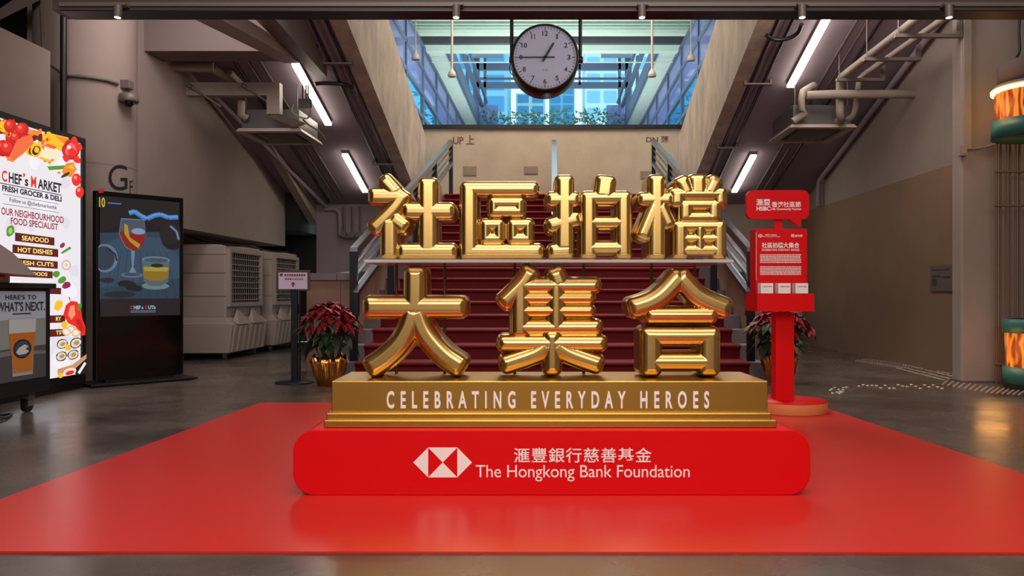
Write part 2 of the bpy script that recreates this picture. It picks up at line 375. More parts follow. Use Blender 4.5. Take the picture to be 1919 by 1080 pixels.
# ------------------------------------------------------------------ staircase, runner, handrails
SV0, SZ0, SG, SR, SN = 9.5, .185, .466, .1753, 18
SW = 2.34
prof = [(SV0, 0)]
for i in range(SN):
    prof += [(SV0+i*SG, SZ0+i*SR), (SV0+(i+1)*SG, SZ0+i*SR)]
prof[-1] = (19.5, SZ0+17*SR); prof += [(19.5, SZ0+17*SR-.4), (SV0+1.2, 0)]
t = thing('staircase', B(0,SV0,0), 'wide concrete staircase rising to the landing wall', 'stairs')
def wide(p,q,tt): return B(tt,p,q)
g = G()
for i in range(SN):
    v0 = SV0+i*SG; v1 = 19.5 if i == SN-1 else v0+SG+.02; z1 = SZ0+i*SR
    g.bb(-2.56, 2.56, v0+.02, v1, max(0,z1-SR-.5), z1-.012)
g.build('steps', M_stone, t)
g = G(); pts = []
for i in range(SN):
    v0 = SV0+i*SG; z1 = SZ0+i*SR; zb = z1-SR
    if i == 0: pts.append((v0+.012, .005))
    pts += [(v0+.012, z1-.052), (v0-.030, z1-.040), (v0-.038, z1-.026), (v0-.034, z1-.012), (v0-.018, z1), (v0+.02, z1+.004)]
    pts.append((v0+SG+.012 if i < SN-1 else 19.48, z1+.004))
n = len(pts); vsx = [B(-SW,p,q) for p,q in pts]+[B(SW,p,q) for p,q in pts]+[B(-SW,p+.006,q-.008) for p,q in pts]+[B(SW,p+.006,q-.008) for p,q in pts]
fs = [(i,i+1,n+i+1,n+i) for i in range(n-1)]+[(2*n+i,3*n+i,3*n+i+1,2*n+i+1) for i in range(n-1)]+[(i,2*n+i,2*n+i+1,i+1) for i in range(n-1)]+[(n+i,n+i+1,3*n+i+1,3*n+i) for i in range(n-1)]
g.add(vsx, fs); o = g.build('stair_runner', M_runner); tag(o, 'deep red carpet runner covering the stair treads', 'carpet')
# low parapets either side
def pz(v): return .75+SZ0+(v-SV0)/SG*SR
for s in (-1,1):
    lab = ('left','right')[s > 0]
    t = thing('stair_parapet', B(s*2.7,10.4,0), 'low concrete parapet with grey coping beside the %s handrail' % lab, 'parapet', 'stair parapets')
    a, b = sorted((s*2.56, s*2.72))
    g = G()
    prof2 = [(10.3,0),(10.3,1.17),(11.0,1.22),(11.4,1.36),(11.9,pz(11.9)-.1),(15.1,pz(15.1)-.1),(15.1,0)]
    g.prism(prof2, a, b, lambda p,q,tt: B(tt,p,q))
    a2, b2 = sorted((s*2.725, s*3.16)); g.bb(a2, b2, 10.3, 10.46, 0, 1.17)
    if s < 0: pass
    g.build('wall', mat('parapet_plaster', (150,116,100), .85, noise=.15, scale=3), t)
    g = G()
    top = [(10.24,1.17),(11.0,1.22),(11.4,1.36),(11.9,pz(11.9)-.1),(15.1,pz(15.1)-.1)]
    g.prism(top+[(p,q+.09) for p,q in reversed(top)], a-.03, b+.03, lambda p,q,tt: B(tt,p,q)); g.bb(*sorted((s*2.76, s*3.18)), 10.24, 10.5, 1.17, 1.26)
    g.build('coping', M_stone, t)
def railz(v): return 1.55+(v-9.6)*.3326
for u, lab in ((-2.38,'left stair handrail with dark posts and steel rails'),(0.04,'centre stair handrail running up the middle of the red carpet'),(2.38,'right stair handrail with dark posts and steel rails')):
    t = thing('handrail', B(u,9.6,0), lab, 'handrail', 'stair handrails')
    s = -1 if u < -1 else 1
    def bar(off, ph, hw, v0, v1, uo=0):
        g = G(); a, b = railz(v0)+off, railz(v1)+off
        g.hexa([B(u+uo-hw,v0,a-ph),B(u+uo+hw,v0,a-ph),B(u+uo+hw,v1,b-ph),B(u+uo-hw,v1,b-ph),B(u+uo-hw,v0,a),B(u+uo+hw,v0,a),B(u+uo+hw,v1,b),B(u+uo-hw,v1,b)]); return g
    if u == .04:
        bar(0,.05,.05,11.5,18.8).build('top_rail', M_steel, t)
        for k in (.3,.55): bar(-k,.03,.015,11.5,18.8).build('mid_rail', M_steel, t)
        ps = (11.5,13.9,16.4,18.8)
    else:
        bar(0,.11,.045,9.6,18.8).build('top_rail', M_steel, t)
        for k in (.22,.36,.50): bar(-k,.035,.015,9.7,18.8).build('mid_rail', M_steel, t)
        g = bar(-.42,.06,.03,9.3,18.2,-s*.10); g.build('grab_rail', M_steel, t)
        g = G(); g.bb(u-s*.10-.03,u-s*.10+.03,9.27,9.35,.74,railz(9.3)-.44); g.build('rail_end', M_post, t)
        ps = (9.6,11.8,14.0,16.2,18.8)
    for v in ps:
        zb = SZ0+max(0,min(17,math.floor((v-SV0)/SG+.001)))*SR
        g = G(); g.bb(u-.045,u+.045,v-.03,v+.03,zb,railz(v)-.05); g.build('post', M_post, t)
# ------------------------------------------------------------------ red mat and the sign
def gnd(px, py):
    Y = F*HC/(py-PY); return ((px-PX)*Y/F, Y)
g = G(); cs = [gnd(-261,1038), gnd(2367,1041), gnd(1518,757), gnd(487,757)]
g.hexa([(*c,.001) for c in cs]+[(*c,.010) for c in cs]); o = g.build('floor_mat', M_carpet)
tag(o, 'large glossy red vinyl mat lying on the concrete floor', 'mat')

YB = 3.916
def rrect(x0, x1, z0, z1, r, n=12):
    out = []
    for cx, cz, a in ((x1-r,z1-r,0),(x0+r,z1-r,90),(x0+r,z0+r,180),(x1-r,z0+r,270)):
        for k in range(n+1):
            t = math.radians(a+90*k/n); out.append((cx+r*math.cos(t), cz+r*math.sin(t)))
    return out
bl, br = P(549,933,YB), P(1519,806,YB)
t = thing('sign_block', ((bl.x+br.x)/2, YB+.4, .010), 'red rounded block under the gold plinth bearing a white hexagon emblem', 'sign block')
g = G(); g.prism(rrect(bl.x, br.x, .010, br.z, .108, 14), YB, YB+.80, lambda p,q,tt: (p,tt,q)); g.build('block', M_red, t, bevel=.006)
fb = lambda x,y: P(x,y,YB-.0015)
g = G()
for tri in (((774.5,867),(802.4,839),(802.4,895)),((884.5,867),(857,839),(857,895)),((802.4,839),(857,839),(829.7,867)),((802.4,895),(857,895),(829.7,867))):
    g.prism(tri, YB-.0015, YB+.0005, lambda p,q,tt: P(p,q,YB)+Vector((0,tt-YB,0)))
g.build('emblem', M_white, t)['label'] = 'white hexagon emblem with two red triangles'
g = G(); put_text(g, '滙豐銀行慈善基金', fb, 963, 839.5, 1221, 867.5, None, bold=.008, space=1.08); g.build('lettering', M_white, t)
g = G(); put_text(g, 'The Hongkong Bank Foundation', fb, 891.5, 872, 1292.5, 902.5, None, space=.98); g.build('lettering', M_white, t)

YP = 4.03; zt = 1-(714.7-PY)*YP/F
t = thing('sign_plinth', (P(1030,714,YP).x, YP+.24, br.z), 'brushed gold plinth lettered in white standing on the red block', 'plinth')
a, b = P(621.5,714.7,YP), P(1439,714.7,YP)
g = G(); g.box(a.x,b.x,YP,4.52,.38,zt); g.build('body', M_goldb, t, bevel=.004)
a, b = P(611.7,774.6,4.0), P(1445.6,774.6,4.0); g = G(); g.box(a.x,b.x,4.0,4.55,.36,a.z); g.build('moulding', M_goldb, t, bevel=.005)
a, b = P(607,788,3.97), P(1455.7,788,3.97); g = G(); g.box(a.x,b.x,3.97,4.58,br.z+.0005,a.z); g.build('moulding', M_goldb, t, bevel=.005)
g = G(); put_text(g, 'CELEBRATING EVERYDAY HEROES', lambda x,y: P(x,y,YP-.002), 724.5, 733, 1329, 766, None, bold=.028, space=2.0)
g.build('lettering', M_white, t)

# acrylic shelf and rods
M_acr = glass('clear_acrylic', (240,240,238), .06, 1.46, .55)
a, b = P(682,490,4.05), P(1375,490,4.05)
ZS = 1.1715
g = G(); g.box(a.x,b.x,4.05,4.53,ZS-.016,ZS-.0005)
tag(g.build('acrylic_shelf', M_acr, bevel=.002), 'clear acrylic shelf carrying the upper row of gold characters', 'shelf')
names = ['leftmost thin bronze rod','second thin bronze rod from left','third thin bronze rod from left','fourth thin bronze rod from left','fifth thin bronze rod from left','rightmost thin bronze rod']
M_rod = mat('bronze_rod', (112,88,52), .35, .9)
for x, nm in zip((743,833.5,964.6,1093.8,1221,1302), names):
    p = P(x, 600, 4.43); g = G(); g.tube([(p.x,4.43,zt),(p.x,4.43,ZS-.016)], .0085, 12)
    tag(g.build('support_rod', M_rod), nm+' holding up the acrylic shelf', 'rod', 'support rods of the sign')

def glyph(strokes, ox, oy, s, R, Yf, depth, label, h=1.6):
    prim = []
    for pts, hw in strokes:
        if len(pts) > 2:
            q = []
            for i in range(len(pts)-1):
                a_, b_, c_, d_ = pts[max(i-1,0)], pts[i], pts[i+1], pts[min(i+2,len(pts)-1)]
                for k in range(7):
                    t = k/7; q.append(tuple(.5*(2*b_[j]+(c_[j]-a_[j])*t+(2*a_[j]-5*b_[j]+4*c_[j]-d_[j])*t*t+(3*b_[j]-a_[j]-3*c_[j]+d_[j])*t**3) for j in (0,1)))
            pts = q+[pts[-1]]
        p = [(ox+x*s, oy+y*s) for x,y in pts]; w = hw*s
        if len(p) == 2: prim.append(('b',*p[0],*p[1],w)); continue
        for q in (p, p[::-1]):                       # squared ends, then a round tube between them
            l = 0; k = 0
            while l < 1.5*w and k < len(q)-2: l += math.hypot(q[k+1][0]-q[k][0],q[k+1][1]-q[k][1]); k += 1
            prim.append(('b',*q[0],*q[k],w))
        def cut(q):
            l = 0
            while len(q) > 2 and l+math.hypot(q[1][0]-q[0][0],q[1][1]-q[0][1]) < w: l += math.hypot(q[1][0]-q[0][0],q[1][1]-q[0][1]); q = q[1:]
            d = math.hypot(q[1][0]-q[0][0],q[1][1]-q[0][1]); f = min(.95,max(0,(w-l)/d)); return [(q[0][0]+(q[1][0]-q[0][0])*f,q[0][1]+(q[1][1]-q[0][1])*f)]+q[1:]
        p = cut(cut(p)[::-1])
        for a_, b_ in zip(p,p[1:]): prim.append(('c',*a_,*b_,w))
    xs = [q[1] for q in prim]+[q[3] for q in prim]; ys = [q[2] for q in prim]+[q[4] for q in prim]
    mw = max(q[5] for q in prim)+R+3
    x0, x1, y0, y1 = min(xs)-mw, max(xs)+mw, min(ys)-mw, max(ys)+mw
    def sdf(X, Y):
        D = np.full(X.shape, 1e9)
        for k,a,b,c,d,w in prim:
            if k == 'c':
                l2 = (c-a)**2+(d-b)**2; t = np.clip(((X-a)*(c-a)+(Y-b)*(d-b))/l2,0,1); D = np.minimum(D, np.hypot(X-a-t*(c-a),Y-b-t*(d-b))-w); continue
            L = math.hypot(c-a,d-b); rc = min(3.2, .7*w, .45*L); ux, uy = (c-a)/L, (d-b)/L
            lx = (X-(a+c)/2)*ux+(Y-(b+d)/2)*uy; ly = -(X-(a+c)/2)*uy+(Y-(b+d)/2)*ux
            qx = np.abs(lx)-L/2+rc; qy = np.abs(ly)-w+rc
            D = np.minimum(D, np.hypot(np.maximum(qx,0),np.maximum(qy,0))+np.minimum(np.maximum(qx,qy),0)-rc)
        return D
    nx, ny = int((x1-x0)/h)+2, int((y1-y0)/h)+2
    gx = x0+np.arange(nx)*h; gy = y0+np.arange(ny)*h
    S = sdf(*np.meshgrid(gx,gy,indexing='ij'))-R
    ins = S < 0; vid = {}; vx = []
    def gv(i,j):
        k = (i,j)
        if k not in vid: vid[k] = len(vx); vx.append((gx[i],gy[j]))
        return vid[k]
    def ev(i,j,k,l):
        key = (i,j,k,l) if (i,j) < (k,l) else (k,l,i,j)
        if key not in vid:
            i,j,k,l = key; t = S[i,j]/(S[i,j]-S[k,l]); t = min(.97,max(.03,t))
            vid[key] = len(vx); vx.append((gx[i]+(gx[k]-gx[i])*t, gy[j]+(gy[l]-gy[j])*t))
        return vid[key]
    faces = []; rim = []
    act = ins[:-1,:-1]|ins[1:,:-1]|ins[1:,1:]|ins[:-1,1:]
    for i,j in zip(*np.nonzero(act)):
        c = [(i,j),(i+1,j),(i+1,j+1),(i,j+1)]; poly = []; ed = []
        for k in range(4):
            a, b = c[k], c[(k+1)%4]
            if ins[a]: poly.append(gv(*a))
            if ins[a] != ins[b]:
                e = ev(*a,*b); poly.append(e); ed.append((e, ins[a]))
        if len(poly) > 2: faces.append(poly)
        if len(ed) == 2:
            (e1,o1),(e2,o2) = ed; rim.append((e1,e2) if o1 else (e2,e1))
        elif len(ed) == 4:
            for q in range(4):
                if ed[q][1]: rim.append((ed[q][0], ed[(q+1)%4][0]))
    V = np.array(vx); s0 = sdf(V[:,0],V[:,1]); e = .35
    GX = (sdf(V[:,0]+e,V[:,1])-sdf(V[:,0]-e,V[:,1])); GY = (sdf(V[:,0],V[:,1]+e)-sdf(V[:,0],V[:,1]-e)); gl = np.hypot(GX,GY)+1e-9; GX/=gl; GY/=gl
    # bevel profile: soft crease, chamfer band, then a quarter round
    IN = .62*R
    tab = np.linspace(-IN, R, 260); w0 = np.clip((tab+IN)/IN,0,1); uu = np.clip(tab/R,0,1)
    th = np.where(tab < 0, math.radians(25)*w0*w0*(3-2*w0), math.radians(25)+math.radians(60)*np.clip((uu-.12)/.88,0,1)**1.1)
    zz = np.concatenate([[0], np.cumsum(np.tan((th[1:]+th[:-1])/2)*np.diff(tab))]); Z = zz[-1]-zz
    zf = np.interp(s0, tab, Z); tf = np.interp(s0, tab, th); tf = np.where(s0 < -IN, 0, tf)
    m = Yf/F
    front = [P(x,y,Yf)-Vector((0,z*m,0)) for (x,y),z in zip(vx,zf)]
    nf = [Vector((math.sin(t)*a,-math.cos(t),-math.sin(t)*b)) for t,a,b in zip(tf,GX,GY)]
    rv = sorted({k for r in rim for k in r}); ri = {k:i for i,k in enumerate(rv)}; n = len(vx); nr = len(rv)
    RB = .022
    sideA = [P(*vx[k],Yf) for k in rv]; sideB = [v+Vector((0,depth-RB,0)) for v in sideA]
    ns = [Vector((GX[k],0,-GY[k])).normalized() for k in rv]
    sideC = [v+Vector((0,depth,0))-q*RB*.8 for v,q in zip(sideA,ns)]
    nsB = [(q*.9+Vector((0,.4,0))).normalized() for q in ns]
    back = [P(x,y,Yf)+Vector((0,depth-.012,0)) for x,y in vx]
    verts = front+sideA+sideB+sideC+back
    norms = nf+ns+ns+nsB+[Vector((0,1,0))]*n
    fcs = [tuple(reversed(p)) for p in faces]
    fcs += [(n+ri[a],n+ri[b],n+nr+ri[b],n+nr+ri[a]) for a,b in rim]
    fcs += [(n+nr+ri[a],n+nr+ri[b],n+2*nr+ri[b],n+2*nr+ri[a]) for a,b in rim]
    fcs += [tuple(n+3*nr+k for k in p) for p in faces]
    cen = Vector((sum(v.x for v in front)/n, Yf, min(v.z for v in front)))
    me = bpy.data.meshes.new('gold_character'); me.from_pydata([v-cen for v in verts], [], fcs)
    me.polygons.foreach_set('use_smooth', [True]*len(fcs)); me.update()
    # check orientation of first face
    if me.polygons[0].normal.y > 0: me.flip_normals(); me.update()
    me.normals_split_custom_set_from_vertices([v.normalized() for v in norms])
    me.materials.append(M_gold)
    ob = bpy.data.objects.new('gold_character', me); COL.objects.link(ob); ob.location = cen
    return tag(ob, label, 'sign character', 'gold characters of the sign')

A = [([(245,105),(385,262)],45),([(115,295),(440,295)],52),([(468,275),(340,450),(128,655)],52),([(345,540),(482,640)],50),([(308,560),(308,965)],60),
     ([(740,130),(740,910)],66),([(490,458),(1000,458)],50),([(440,915),(1022,915)],50)]
glyph(A, 680, 320, .16667, 9.0, 4.22, .16, 'gold balloon character, first in upper row, with a cross standing on a bar', h=1.6)
A = [([(95,212),(885,212)],38),([(150,175),(150,962)],58),([(95,914),(940,914)],46),
     ([(400,368),(735,368)],25),([(400,462),(735,462)],25),([(425,343),(425,487)],25),([(710,343),(710,487)],25),
     ([(308,612),(508,612)],25),([(308,765),(508,765)],25),([(333,587),(333,790)],25),([(483,587),(483,790)],25),
     ([(613,612),(828,612)],25),([(613,765),(828,765)],25),([(638,587),(638,790)],25),([(803,587),(803,790)],25)]
glyph(A, 855, 320, .16667, 9.0, 4.22, .16, 'gold balloon character, second in upper row, three small boxes inside an open frame')
A = [([(285,100),(285,870),(262,915),(140,915)],60),([(115,330),(420,330)],43),([(118,625),(430,548)],45),
     ([(748,103),(722,300)],72),([(505,312),(990,312)],32),([(555,280),(555,958)],52),([(943,280),(943,958)],50),([(555,588),(943,588)],22),([(555,868),(943,868)],26)]
A[0] = ([(285,100),(285,880)],62); A.append(([(345,905),(140,915)],46)); A.append(([(285,860),(285,930)],62))
glyph(A, 1010, 320, .16667, 9.0, 4.22, .16, 'gold balloon character, third in upper row, tall box with two windows at right')
A = [([(325,95),(325,962)],58),([(150,332),(475,332)],40),([(318,390),(170,742)],50),([(365,395),(468,620)],44),
     ([(600,118),(672,265)],48),([(779,92),(783,270)],62),([(985,112),(908,265)],48),([(500,268),(1070,268)],30),([(550,245),(550,385)],48),([(1033,245),(1033,385)],38),
     ([(600,390),(1005,390)],18),([(600,530),(1005,530)],22),([(645,372),(645,552)],45),([(963,372),(963,552)],42),
     ([(540,632),(1058,632)],22),([(588,612),(588,962)],48),([(1018,612),(1018,962)],42),([(803,632),(803,900)],26),([(588,765),(1018,765)],11),([(588,895),(1018,895)],20)]
glyph(A, 1175, 320, .16667, 9.0, 4.22, .16, 'gold balloon character, last in upper row, most intricate, gridded box at lower right')
A = [([(515,92),(512,420)],54),([(100,402),(925,402)],52),([(500,440),(455,580),(375,720),(255,840),(125,930)],54),([(522,440),(580,600),(665,725),(780,840),(905,925)],54)]
glyph(A, 670, 490, .213, 11.5, 4.22, .17, 'gold balloon character, first in lower row, a plain three stroke spread figure', h=1.8)
A = [([(392,92),(320,205),(160,362)],42),([(303,200),(303,632)],44),([(300,212),(968,212)],25),([(608,95),(650,212)],44),([(617,200),(617,590)],36),
     ([(330,322),(920,322)],11),([(330,435),(920,435)],11),([(300,577),(980,577)],24),([(145,718),(1020,718)],28),([(583,640),(583,955)],38),
     ([(545,735),(430,815),(168,905)],40),([(615,735),(740,815),(990,905)],40)]
glyph(A, 910, 490, .213, 11.5, 4.22, .17, 'gold balloon character, middle of lower row, stacked bars over a spread leg figure', h=1.8)
A = [([(575,135),(430,290),(310,365),(165,412)],48),([(575,135),(720,290),(850,362),(978,412)],48),([(300,472),(860,472)],28),
     ([(270,655),(880,655)],34),([(320,620),(320,962)],50),([(828,620),(828,962)],50),([(300,880),(850,880)],32)]
glyph(A, 1150, 490, .213, 11.5, 4.22, .17, 'gold balloon character, last in lower row, a roof above a single box', h=1.8)

# ------------------------------------------------------------------ red brochure stand
YS = 6.70
c = Vector(((1476-PX)*6.76/F, 6.76, 0))
t = thing('brochure_stand', (c.x, c.y, .010), 'red brochure stand with speech bubble header on a round base', 'display stand')
g = G(); g.lathe([(0,.010),(.315,.010),(.32,.015),(.32,.098)], c, 64); g.build('base_rim', mat('copper_edge', (224,146,92), .45, .1), t)
g = G(); g.lathe([(.32,.098),(.318,.103),(0,.103)], c, 64); g.build('base_top', M_red, t)
a, b = P(1454,700,YS), P(1488.5,700,YS)
zt0 = P(0,586,YS).z
g = G(); g.box(a.x,b.x,YS,YS+.13,.10,zt0); g.build('pole', M_red, t, bevel=.003)
a, b = P(1416.5,429,6.68), P(1513,552,6.68)
g = G(); g.box(a.x,b.x,6.68,6.85,b.z-.12,a.z); g.build('board', M_red, t, bevel=.003)
a, b = P(1419,550,6.50), P(1526,584,6.50)
g = G(); z0, z1 = b.z, a.z
g.box(a.x,b.x,6.50,6.515,z0,z1); g.box(a.x,b.x,6.515,6.85,z0,z0+.012); g.box(a.x,a.x+.012,6.515,6.84,z0+.012,z1); g.box(b.x-.012,b.x,6.515,6.84,z0+.012,z1)
g.build('tray', M_red, t)
g = G(); a2, b2 = P(1452,405,6.74), P(1466,431,6.74); g.box(a2.x,b2.x,6.74,6.79,b2.z,a2.z); g.build('neck', M_red, t)
YH = 6.70; a2, b2 = P(1399.5,411,YH), P(1516.5,356.5,YH)
pl = rrect(a2.x,b2.x,a2.z,b2.z,.055,8)
g = G(); g.prism(pl, YH, YH+.05, lambda p,q,tt: (p,tt,q))
tl = [P(1480,411,YH),P(1497,424.5,YH),P(1500.5,424,YH),P(1501,411,YH),P(1501,408,YH),P(1480,408,YH)]
g.prism([(p.x,p.z) for p in tl], YH+.001, YH+.049, lambda p,q,tt: (p,tt,q)); g.build('header', M_red, t)
g = G(); fh = lambda x,y: P(x,y,YH-.002)
put_text(g,'滙豐',fh,1417,373,1443.5,385.5,None,bold=.015); put_text(g,'HSBC',fh,1417.5,387,1444,395,None,bold=.03)
put_text(g,'香港社區節',fh,1446,378,1501,389,None,bold=.015); put_text(g,'HK Community Festival',fh,1446,389.8,1501,395,None,bold=.02)
g.build('header_lettering', M_white, t)
g = G(); fp = lambda x,y: P(x,y,6.676)
g.quad(fp(1416.8,435),fp(1417.4,435),fp(1417.4,525),fp(1416.8,525))
for x in (1420,):
    for tri in (((x,442.2),(x+2.4,439.4),(x+2.4,445)),((x+9.6,442.2),(x+7.2,439.4),(x+7.2,445)),((x+2.4,439.4),(x+7.2,439.4),(x+4.8,442.2)),((x+2.4,445),(x+7.2,445),(x+4.8,442.2))): g.add([fp(*q) for q in tri],[(0,1,2)])
put_text(g,'滙豐銀行慈善基金',fp,1434,439,1456,442,None); put_text(g,'The Hongkong Bank Foundation',fp,1430,442.4,1462,445,None)
put_text(g,'滙豐',fp,1482.5,439,1489,442,None,bold=.03); put_text(g,'HSBC',fp,1482.5,442.4,1489,445,None,bold=.03); put_text(g,'香港社區節',fp,1490,440,1504,444.6,None,bold=.02)
put_text(g,'社區拍檔大集合',fp,1427.5,454.5,1498,465,None,bold=.02); put_text(g,'CELEBRATING EVERYDAY HEROES',fp,1427.5,466.5,1498,470.5,None,bold=.03,space=1.3)
rr = random.Random(3)
for y0 in (477,499.5):
    for k in range(6):
        x = 1424.5; y = y0+k*2.85
        while x < 1500:
            w = rr.uniform(1.5,6); x1 = min(x+w,1501); g.quad(fp(x,y),fp(x1,y),fp(x1,y+1.5),fp(x,y+1.5)); x = x1+.6
g.build('notice_lettering', M_white, t)
for i,(x0,x1,lab) in enumerate(((1426,1449,'left'),(1458.5,1481.5,'middle'),(1491,1514.5,'right'))):
    a, b = P(x0,552,6.58), P(x1,531,6.58)
    tt = thing('leaflet_stack', ((a.x+b.x)/2,6.62,z0+.012), lab+' stack of white leaflets in the red tray', 'leaflets', 'leaflet stacks in the tray')
    g = G(); n = 12
    for k in range(n):
        y = 6.58+k*.0075; g.box(a.x,b.x,y,y+.0066,z0+.012,b.z-.0006*(k%3))
    g.build('sheets', M_white, tt)
    g = G(); fl2 = lambda x,y: P(x,y,6.5785); put_text(g,'社區拍檔大集合',fl2,x0+3,536,x1-2,538.5,None,bold=.03); g.build('lettering', M_red, tt)
# ------------------------------------------------------------------ overhead track with spotlights, clock
def HP(px, py, v): return B((px-1035)*v/F, v, 1-(py-550)*v/F)
t = thing('lighting_track', B(2.2,6.1,3.12), 'brown grey overhead beam with lighting track crossing the top', 'track')
g = G(); g.bb(-3.76, 8.8, 6.02, 6.22, 3.13, 3.55); g.build('beam', mat('track_beam', (74,62,62), .6), t)
g = G(); g.bb(-3.7, 8.8, 6.0, 6.06, 3.155, 3.185); g.build('track', M_grey, t)
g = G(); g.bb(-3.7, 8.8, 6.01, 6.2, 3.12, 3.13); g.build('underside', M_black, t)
for x, tl, lab in ((222,10,'far left'),(855,2,'centre left'),(1203,0,'centre right'),(1503,0,'right'),(1778,-2,'far right')):
    p = HP(x, 10, 5.94)
    t = thing('track_spotlight', p, 'small cylindrical spotlight, the %s one on the overhead track' % lab, 'spotlight', 'spotlights on the overhead track')
    a = math.radians(tl); d = Vector((math.sin(a)*-.3, -.04, -1)).normalized()
    g = G(); g.tube([p, p+d*.092], .028, 20); g.build('body', M_grey, t, bevel=.003)
    g = G(); g.tube([p+d*.0925, p+d*.094], .022, 20); g.build('lens', M_led, t)
    g = G(); g.box(p.x-.03,p.x+.05,5.94,6.03,p.z+.004,p.z+.022); g.build('bracket', M_grey, t)

VC = 9.5; c = HP(1021.5,107,VC); m = VC/F
t = thing('clock', c, 'large round black drum clock with white face hanging over the stairs', 'clock')
RC = 62*m
g = G(); g.lathe([(RC-.02,0),(RC,0),(RC+.012,.012),(RC+.012,.40),(RC,.415),(0,.415)], (0,0,0), 64)
g.lathe([(RC-.02,0),(RC-.022,.02)], (0,0,0), 64)
g.v = [(c.x+x, VC+z, c.z+y) for x,y,z in g.v]; g.build('case', mat('clock_case', (20,14,16), .35), t)
g = G(); g.lathe([(0,.012),(RC-.015,.012)], (0,0,0), 64); g.v = [(c.x+x, VC+z, c.z+y) for x,y,z in g.v]; CF = g.build('face', mat('clock_face', (196,204,238), .5), t)
def dial(x, y, h=0): return Vector((c.x+x*m, VC+.008-h, c.z-y*m))
g = G()
for k in range(60):
    a = math.radians(6*k); r0, r1, w = (51,57,.75) if k%5 == 0 else (54,57,.5)
    sx, sy = math.sin(a), -math.cos(a)
    g.add([dial(sx*r0-sy*w,sy*r0+sx*w),dial(sx*r1-sy*w,sy*r1+sx*w),dial(sx*r1+sy*w,sy*r1-sx*w),dial(sx*r0+sy*w,sy*r0-sx*w)],[(0,1,2,3)])
g.build('minute_marks', M_black, t).parent = CF
for k in range(1,13):
    a = math.radians(30*k); x, y = math.sin(a)*45, -math.cos(a)*45
    w = 3.0 if k < 10 else 5.2
    if k in (1,): w = 1.5
    if k == 11: w = 3.6
    g = G(); put_text(g, str(k), dial, x-w, y-4.6, x+w, y+4.6, None, bold=.02); g.build('numeral', M_black, t).parent = CF
g = G(); put_text(g, '⊂⊃8', dial, -4.5, 22, 4.5, 26, None); g.build('maker_mark', M_grey, t).parent = CF
def hand(nm, a, tail, L, w0, w1):
    a = math.radians(a); dx, dy = math.sin(a), -math.cos(a); g = G()
    q = [(-tail,-w0),(-tail,w0),(L,w1),(L,-w1)]
    pts = [dial(p*dx-w*dy, p*dy+w*dx, .006) for p,w in q]+[dial(p*dx-w*dy, p*dy+w*dx, .012) for p,w in q]
    g.hexa(pts); g.build(nm, M_black, t)
hand('hour_hand', 31, 9, 31, 2.6, 1.9); hand('minute_hand', 269.5, 18, 50, 1.2, 1.0)
for x, lab in ((959,'left'),(1087.5,'right')):
    p = HP(x,112,VC+.2); q = HP(x,10,VC+.2)
    tt = thing('hanger_rod', p, 'black rod holding up the %s side of the clock' % lab, 'rod', 'clock hanger rods')
    g = G(); g.tube([p, Vector((p.x,p.y,9.55))], .022, 14); g.build('rod', M_black, tt)
    s = 1 if x < 1000 else -1
    g = G(); g.tube([p+Vector((-s*.03,0,0)), p+Vector((s*.05,0,0))], .04, 14); g.build('knuckle', M_black, tt)
g = G(); q = HP(960,128,VC+.15); g.tube([q+Vector((.07*math.cos(x/3.2)*.9+.03,0,.09*math.sin(x/3.2))) for x in range(21)], .005, 6)
tag(g.build('cable', M_black), 'thin black cable loop at the left of the clock', 'cable')

# ------------------------------------------------------------------ strip lights, conduits, pipes under the soffits
for u, v0, v1, lab in ((-3.53,11.0,12.62,'upper strip light under the left soffit'),(-3.53,13.62,15.1,'lower strip light under the left soffit, behind first upper character'),(3.435,9.9,11.55,'upper strip light under the right soffit'),(3.435,13.66,15.1,'lower strip light under the right soffit, above the brochure stand')):
    t = thing('strip_light', B(u,(v0+v1)/2,soff((v0+v1)/2)-.1), lab, 'light', 'strip lights under the soffits')
    def sl(w,a,b): return [B(u-w,v0,soff(v0)+a),B(u+w,v0,soff(v0)+a),B(u+w,v1,soff(v1)+a),B(u-w,v1,soff(v1)+a),B(u-w,v0,soff(v0)+b),B(u+w,v0,soff(v0)+b),B(u+w,v1,soff(v1)+b),B(u-w,v1,soff(v1)+b)]
    g = G(); g.hexa(sl(.055,-.055,-.005)); g.build('housing', M_grey, t)
    g = G(); g.hexa(sl(.05,-.085,-.056)); g.build('tube', M_tube, t)
for u, v0, v1, r, lab in ((-2.86,8.2,15.8,.022,'conduit under the left soffit, nearest the stringer'),(-2.96,8.2,15.8,.016,'conduit under the left soffit, second from the stringer'),(-3.06,8.2,15.8,.022,'conduit under the left soffit, third from the stringer'),
        (-4.02,10.6,15.7,.018,'conduit left of the left strip lights, inner one'),(-4.2,10.6,15.7,.018,'conduit left of the left strip lights, middle one'),(-4.38,10.6,15.7,.02,'conduit left of the left strip lights, outer one'),
        (2.86,8.2,15.8,.022,'conduit under the right soffit, nearest the stringer'),(2.96,8.2,15.8,.016,'conduit under the right soffit, second from the stringer'),(3.04,8.2,15.8,.022,'conduit under the right soffit, third from the stringer'),
        (3.86,8.4,15.7,.015,'conduit right of the right strip lights, inner one'),(4.0,8.4,15.7,.015,'conduit right of the right strip lights, middle one'),(4.16,8.4,15.7,.02,'conduit right of the right strip lights, outer one')):
    g = G(); g.tube([B(u,v0,soff(v0)-r*1.1),B(u,v1,soff(v1)-r*1.1)], r, 8)
    tag(g.build('conduit', M_beam if r < .02 else M_black), lab, 'conduit', 'conduits under the soffits')
